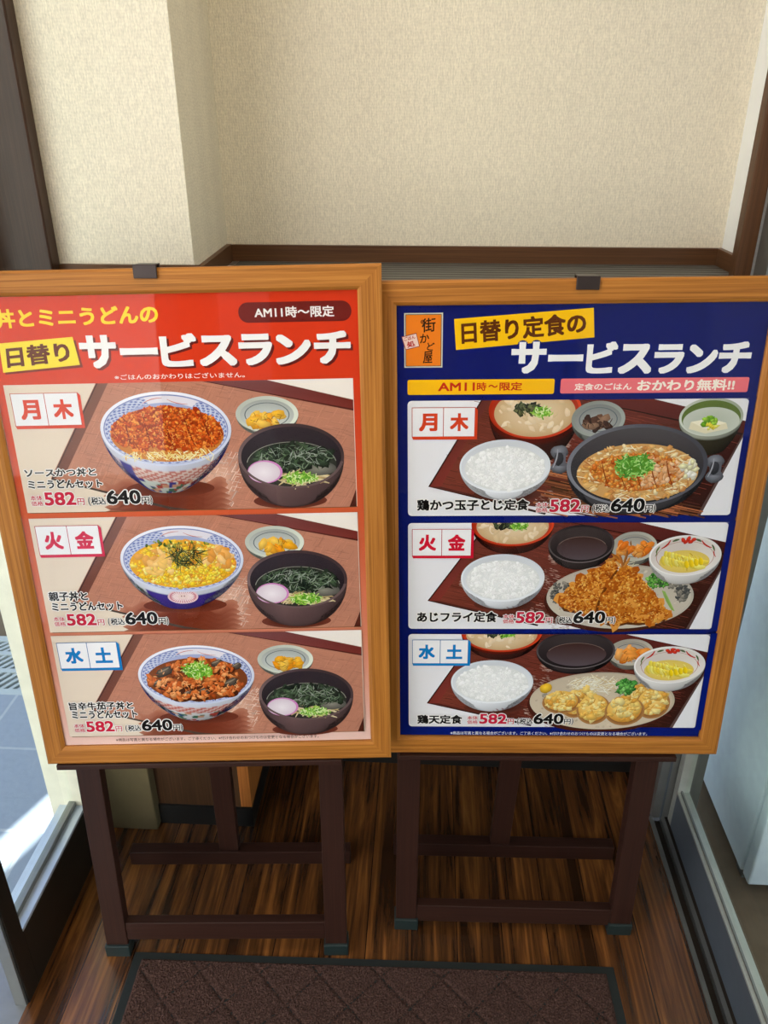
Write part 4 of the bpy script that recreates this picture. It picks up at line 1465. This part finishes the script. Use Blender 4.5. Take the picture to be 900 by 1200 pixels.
def tempura_plate(parent, name):
    a = Art((17, 14, 573, 234))
    main_plate(a, 388, 85, 138, 66, (212, 196, 172))
    scatter_blobs(a, 480, 118, 44, 14, 60, [(110, 110, 104), (84, 86, 86), (150, 144, 132)], 2, 5, 0.7, jag=0.5)
    scatter_blobs(a, 282, 88, 12, 14, 26, [(150, 144, 132), (176, 166, 148)], 2, 4, 0.7)
    scatter_strands(a, lambda: in_ell(372, 122, 44, 17), 150, [(240, 232, 206), (226, 214, 178), (246, 242, 226), (214, 190, 140)], 12, 30, 1.0, 2.0, 0.1, 2.0, 1.0)
    for lx, ly, rx, ry in ((452, 104, 22, 18), (352, 97, 18, 16), (336, 82, 24, 28), (484, 84, 28, 31), (310, 86, 32, 23), (372, 70, 28, 31), (432, 67, 33, 30)):
        a.ellg(lx + 1, ly - 4, rx * 1.16, ry * 1.12, lambda u, v: mixc((120, 70, 34), (176, 128, 76), v ** 4), 5, 40)
        a.ellg(lx, ly, rx, ry, lambda u, v: mixc((250, 214, 126), mixc((196, 130, 48), (240, 194, 96), 0.5 + 0.5 * math.cos(2 * math.pi * (u - 0.33))), v ** 1.5), 5, 40)
        scatter_blobs(a, lx, ly, rx * 0.92, ry * 0.92, 36, [(238, 190, 92), (246, 208, 118), (226, 166, 70), (250, 222, 146)], 5, 10, 0.75, jag=0.42, hi=1.08, lo=0.74)
        scatter_blobs(a, lx - rx * 0.15, ly + ry * 0.2, rx * 0.7, ry * 0.6, 16, [(250, 226, 150), (244, 208, 116)], 2, 5, 0.8, jag=0.35, hi=1.04, lo=0.86)
        scatter_strands(a, lambda: in_ell(lx, ly, rx * 0.8, ry * 0.8), 10, [(206, 142, 56), (216, 154, 64)], 5, 12, 1.0, 2.0, None, 6.3, 1.2)
    z = znext()
    a.blob(279, 115, 12, (232, 178, 50), z, 0.9, 1.2, 0.7, 14, 0.05)
    scatter_blobs(a, 428, 120, 19, 15, 70, [(70, 136, 60), (96, 160, 76), (50, 110, 44), (120, 180, 100)], 3, 7, 0.8, jag=0.5, hi=1.3, lo=0.6)
    return a.build(name, parent)


PICKO = [(232, 136, 48), (240, 150, 64), (220, 116, 34), (242, 168, 92)]
PICKD = [(84, 56, 44), (106, 74, 56), (62, 40, 34), (140, 108, 86)]
for k, (T, B, days, dcol, name_, nbx, pr) in enumerate((
        (677, 471, '月木', (212, 66, 34), '鶏かつ玉子とじ定食', (33, 481.5, 226, 502.5), (238.5, 478)),
        (458, 244, '火金', (206, 24, 50), 'あじフライ定食', (33, 259, 180, 281), (191, 257)),
        (233.5, 23.5, '水土', (22, 120, 190), '鶏天定食', (34, 31.5, 121, 52.5), (131, 32)))):
    a = Art()
    a.rrect(17, B, 573, T, 7, (232, 232, 236))
    panel = a.build('menu_panel', navy)
    set_tray(panel, T, B, 'tray_picture')
    if k == 0:
        miso_bowl(panel, 227, 660, 76, 50, 566, T, 'soup_bowl_picture')
        pickle_dish(panel, 332, 644, PICKD, 'pickle_dish_picture', 44, 31, (150, 156, 150), (156, 160, 158), 604, (0, -7, 30, 13), clip=(17, 20, 573, T))
        tofu_bowl(panel, 516, 646, T, 'tofu_bowl_picture')
        hot_pot(panel, 404, 562, 'cutlet_pot_picture')
        rice_bowl(panel, 182, 562, 77, 48, 503, 'rice_bowl_picture')
    elif k == 1:
        miso_bowl(panel, 200, 456, 72, 43, 398, T, 'soup_bowl_picture')
        pickle_dish(panel, 415, 412, PICKO, 'pickle_dish_picture', 40, 29, (176, 176, 164), (186, 182, 172), 376, (0, -4, 35, 20))
        sauce_bowl(panel, 322, 417, 58, 37, 368, T, 'sauce_bowl_picture')
        fish_plate(panel, 'fried_fish_picture')
        omelette_bowl(panel, 506, 394, 63, 40, 338, 'yellow_pickle_picture')
        rice_bowl(panel, 187, 350, 75, 48, 288, 'rice_bowl_picture')
    else:
        miso_bowl(panel, 190, 238, 75, 43, 178, T, 'soup_bowl_picture')
        pickle_dish(panel, 431, 195, PICKO, 'pickle_dish_picture', 42, 29, (176, 170, 156), (190, 182, 170), 158, (0, -4, 37, 21))
        sauce_bowl(panel, 329, 199, 73, 41, 150, T, 'sauce_bowl_picture')
        tempura_plate(panel, 'chicken_tempura_picture')
        omelette_bowl(panel, 506, 168, 66, 41, 110, 'yellow_pickle_picture')
        rice_bowl(panel, 176, 129, 78, 49, 62, 'rice_bowl_picture')
    # navy round the panel's rounded corners and edge
    a = Art()
    r = 7
    a.poly([(573, B - 4), (584, B - 4), (584, T + 4), (573, T + 4)], [navy_at(B), navy_at(B), navy_at(T), navy_at(T)])
    for cx, cy, a0, px, py in ((573 - r, T - r, 0, 573, T), (573 - r, B + r, 270, 573, B)):
        a.poly([(px, py)] + [(cx + r * math.cos(math.radians(a0 + 15 * i)), cy + r * math.sin(math.radians(a0 + 15 * i))) for i in range(7)], navy_at(py))
    a.build('panel_border', panel)
    day_badge(panel, 24, T - 63.5 if k else T - 62, 129, T - 11, days, dcol, 'day_badge')
    lettering(panel, 'dish_name', [(name_, nbx, BLACK, 0.034, WHITE, 0.09)], 'black dish name lettering')
    price(panel, pr[0], pr[1], 'price_lettering', 1.0, 23.5)
lettering(sheet, 'fine_print', [(FINE, (99, 6.0, 482, 14.0), (230, 230, 236), 0.006, None, 0)])


# ------------------------------------------------------------------ easels
def menu_easel(p, yaw, lean, off, s0, s1, roll, ledge, clip_s, rear, label):
    """p: poster sheet foot-centre; s0,s1 outer edges of the front legs along the easel"""
    yaw, lean, roll = math.radians(yaw), math.radians(lean), math.radians(roll)
    n = Vector((-math.sin(yaw), math.cos(yaw), 0))
    t0 = -p[2] / math.cos(lean)                                        # plane meets the floor here
    foot = Vector(p) + n * (off + t0 * math.sin(lean))
    foot.z = 0.0
    M = Matrix.Translation(foot) @ Matrix.Rotation(yaw, 4, 'Z')
    t = thing('menu_easel', label, 'easel', M, 'brown wooden poster easels')
    cs, sn = math.cos(lean), math.sin(lean)

    def E(q):
        s, d, tt = q                                                    # across, depth, up the slope
        return Vector((s, d * cs + (tt - t0) * sn, (tt - t0) * cs - d * sn))

    def part(name, s_0, s_1, d0, d1, ta, tb, mat, grain='x', parent=t, bevel=0.0015, rl=False):
        def EM(q):
            s, d, tt = q
            if rl:
                tt = tt + s * math.tan(roll)
            return E((s, d, tt))
        return MB().box(s_0, s_1, d0, d1, ta, tb, grain, EM).build(name, mat, parent, bevel)
    SW = 0.047
    for a_, b_ in ((s0, s0 + SW), (s1 - SW, s1)):
        lg = part('leg', a_, b_, 0.0, 0.026, t0 + 0.026, 0.84, M_EASEL, 'z')
        x0, x1 = a_ - 0.003, b_ + 0.003
        box('foot_cap', x0, x1, -0.003, 0.034, 0.0, 0.033, M_CAP, lg, 0.002)
    part('cross_rail', s0 + SW, s1 - SW, 0.002, 0.024, -0.541, -0.493, M_EASEL)
    part('top_rail', s0 + SW, s1 - SW, 0.003, 0.023, 0.77, 0.82, M_EASEL)
    part('ledge', ledge[0], ledge[1], -0.030, 0.020, -0.052, -0.0407, M_EASEL, rl=True)
    # bracket hooking over the frame's top edge
    cl = part('clip', clip_s - 0.016, clip_s + 0.016, 0.004, 0.010, 0.815, 0.871, M_CLIP, 'z', bevel=0.0005)
    part('clip_top', clip_s - 0.016, clip_s + 0.016, -0.0190, 0.010, 0.8702, 0.8725, M_CLIP, 'y', cl, 0.0005)
    part('clip_front', clip_s - 0.018, clip_s + 0.018, -0.0205, -0.0172, 0.852, 0.8725, M_CLIP, 'z', cl, 0.001)
    # hinged rear leg with its foot bar
    rx0, rx1, ry0, rcx = rear
    box('rear_foot_bar', rx0, rx1, ry0, ry0 + 0.030, 0.0, 0.042, M_EASEL, t, 0.0015)
    top = E(((s0 + s1) / 2, 0.030, 0.44))
    m = MB()
    b0, w = Vector((rcx, ry0 + 0.004, 0.042)), 0.0235
    m.hexa([b0 + Vector((-w, 0, 0)), b0 + Vector((w, 0, 0)), b0 + Vector((w, 0.022, 0)), b0 + Vector((-w, 0.022, 0)),
            top + Vector((-w, 0, 0)), top + Vector((w, 0, 0)), top + Vector((w, 0.022, 0)), top + Vector((-w, 0.022, 0))], 'z')
    m.build('rear_leg', M_EASEL, t, 0.0015)
    part('hinge_rail', s0 + SW, s1 - SW, 0.004, 0.028, 0.44, 0.485, M_EASEL)
    return t


menu_easel((-0.3786, 1.1282, 0.584), 3.42, 5.15, 0.0188, -0.291, 0.235, 1.08, (-0.313, 0.235), -0.044, (-0.307, 0.235, 0.236, -0.062),
           'dark brown wooden easel under the red poster, beside the left glass door')
menu_easel((0.2593, 1.2028, 0.564), 1.54, 3.40, 0.0146, -0.297, 0.231, 0.97, (-0.293, 0.252), -0.012, (-0.305, 0.240, 0.200, -0.042),
           'dark brown wooden easel under the navy poster, beside the right door track')

# ------------------------------------------------------------------ door mat
MW, MD = 1.049, 0.80
mt = thing('door_mat', 'dark brown ribbed carpet door mat with black rubber border in front of the easels', 'mat',
           Matrix.Translation((-0.0770, 1.0980 - MD / 2, 0.0)) @ Matrix.Rotation(math.radians(1.2), 4, 'Z'))
MB().box(-MW / 2, MW / 2, -MD / 2, MD / 2, 0.0, 0.0035).build('rubber_border', M_RUBBER, mt, 0.001)
rm = random.Random(5)
PX0, PX1, PY0, PY1 = -MW / 2 + 0.019, MW / 2 - 0.019, -MD / 2 + 0.02, MD / 2 - 0.016


def groove(x, y):
    """diamond pattern pressed into the pile"""
    k = 0.0
    for sgn in (1, -1):
        w = ((x - 0.0855 + 0.521) + sgn * (y + 1.1055 - MD / 2 - 1.001)) / 0.130
        d = abs(w - round(w)) * 0.130 * 0.7071
        k = max(k, 1.0 - d / 0.0065)
    return max(0.0, k)


ys = [PY0 + (PY1 - 0.34 - PY0) * i / 30 for i in range(30)] + [PY1 - 0.34 + 0.34 * i / 130 for i in range(131)]
nx = 400
vs, fs = [], []
for y in ys:
    for i in range(nx + 1):
        x = PX0 + (PX1 - PX0) * i / nx
        edge = min(x - PX0, PX1 - x, y - PY0, PY1 - y)
        h = 0.0082 + (rm.random() - 0.5) * 0.0036 - 0.0052 * groove(x, y)
        if edge < 0.004:
            h = 0.0034 + max(0.0, edge) * 0.9
        vs.append((x + (rm.random() - 0.5) * 0.0012, y + (rm.random() - 0.5) * 0.0012, h))
for j in range(len(ys) - 1):
    for i in range(nx):
        q = j * (nx + 1) + i
        fs.append((q, q + 1, q + nx + 2, q + nx + 1))
me = bpy.data.meshes.new('carpet_pile')
me.from_pydata(vs, [], fs)
me.materials.append(M_CARPET)
o = bpy.data.objects.new('carpet_pile', me)
COL.objects.link(o)
o.parent = mt
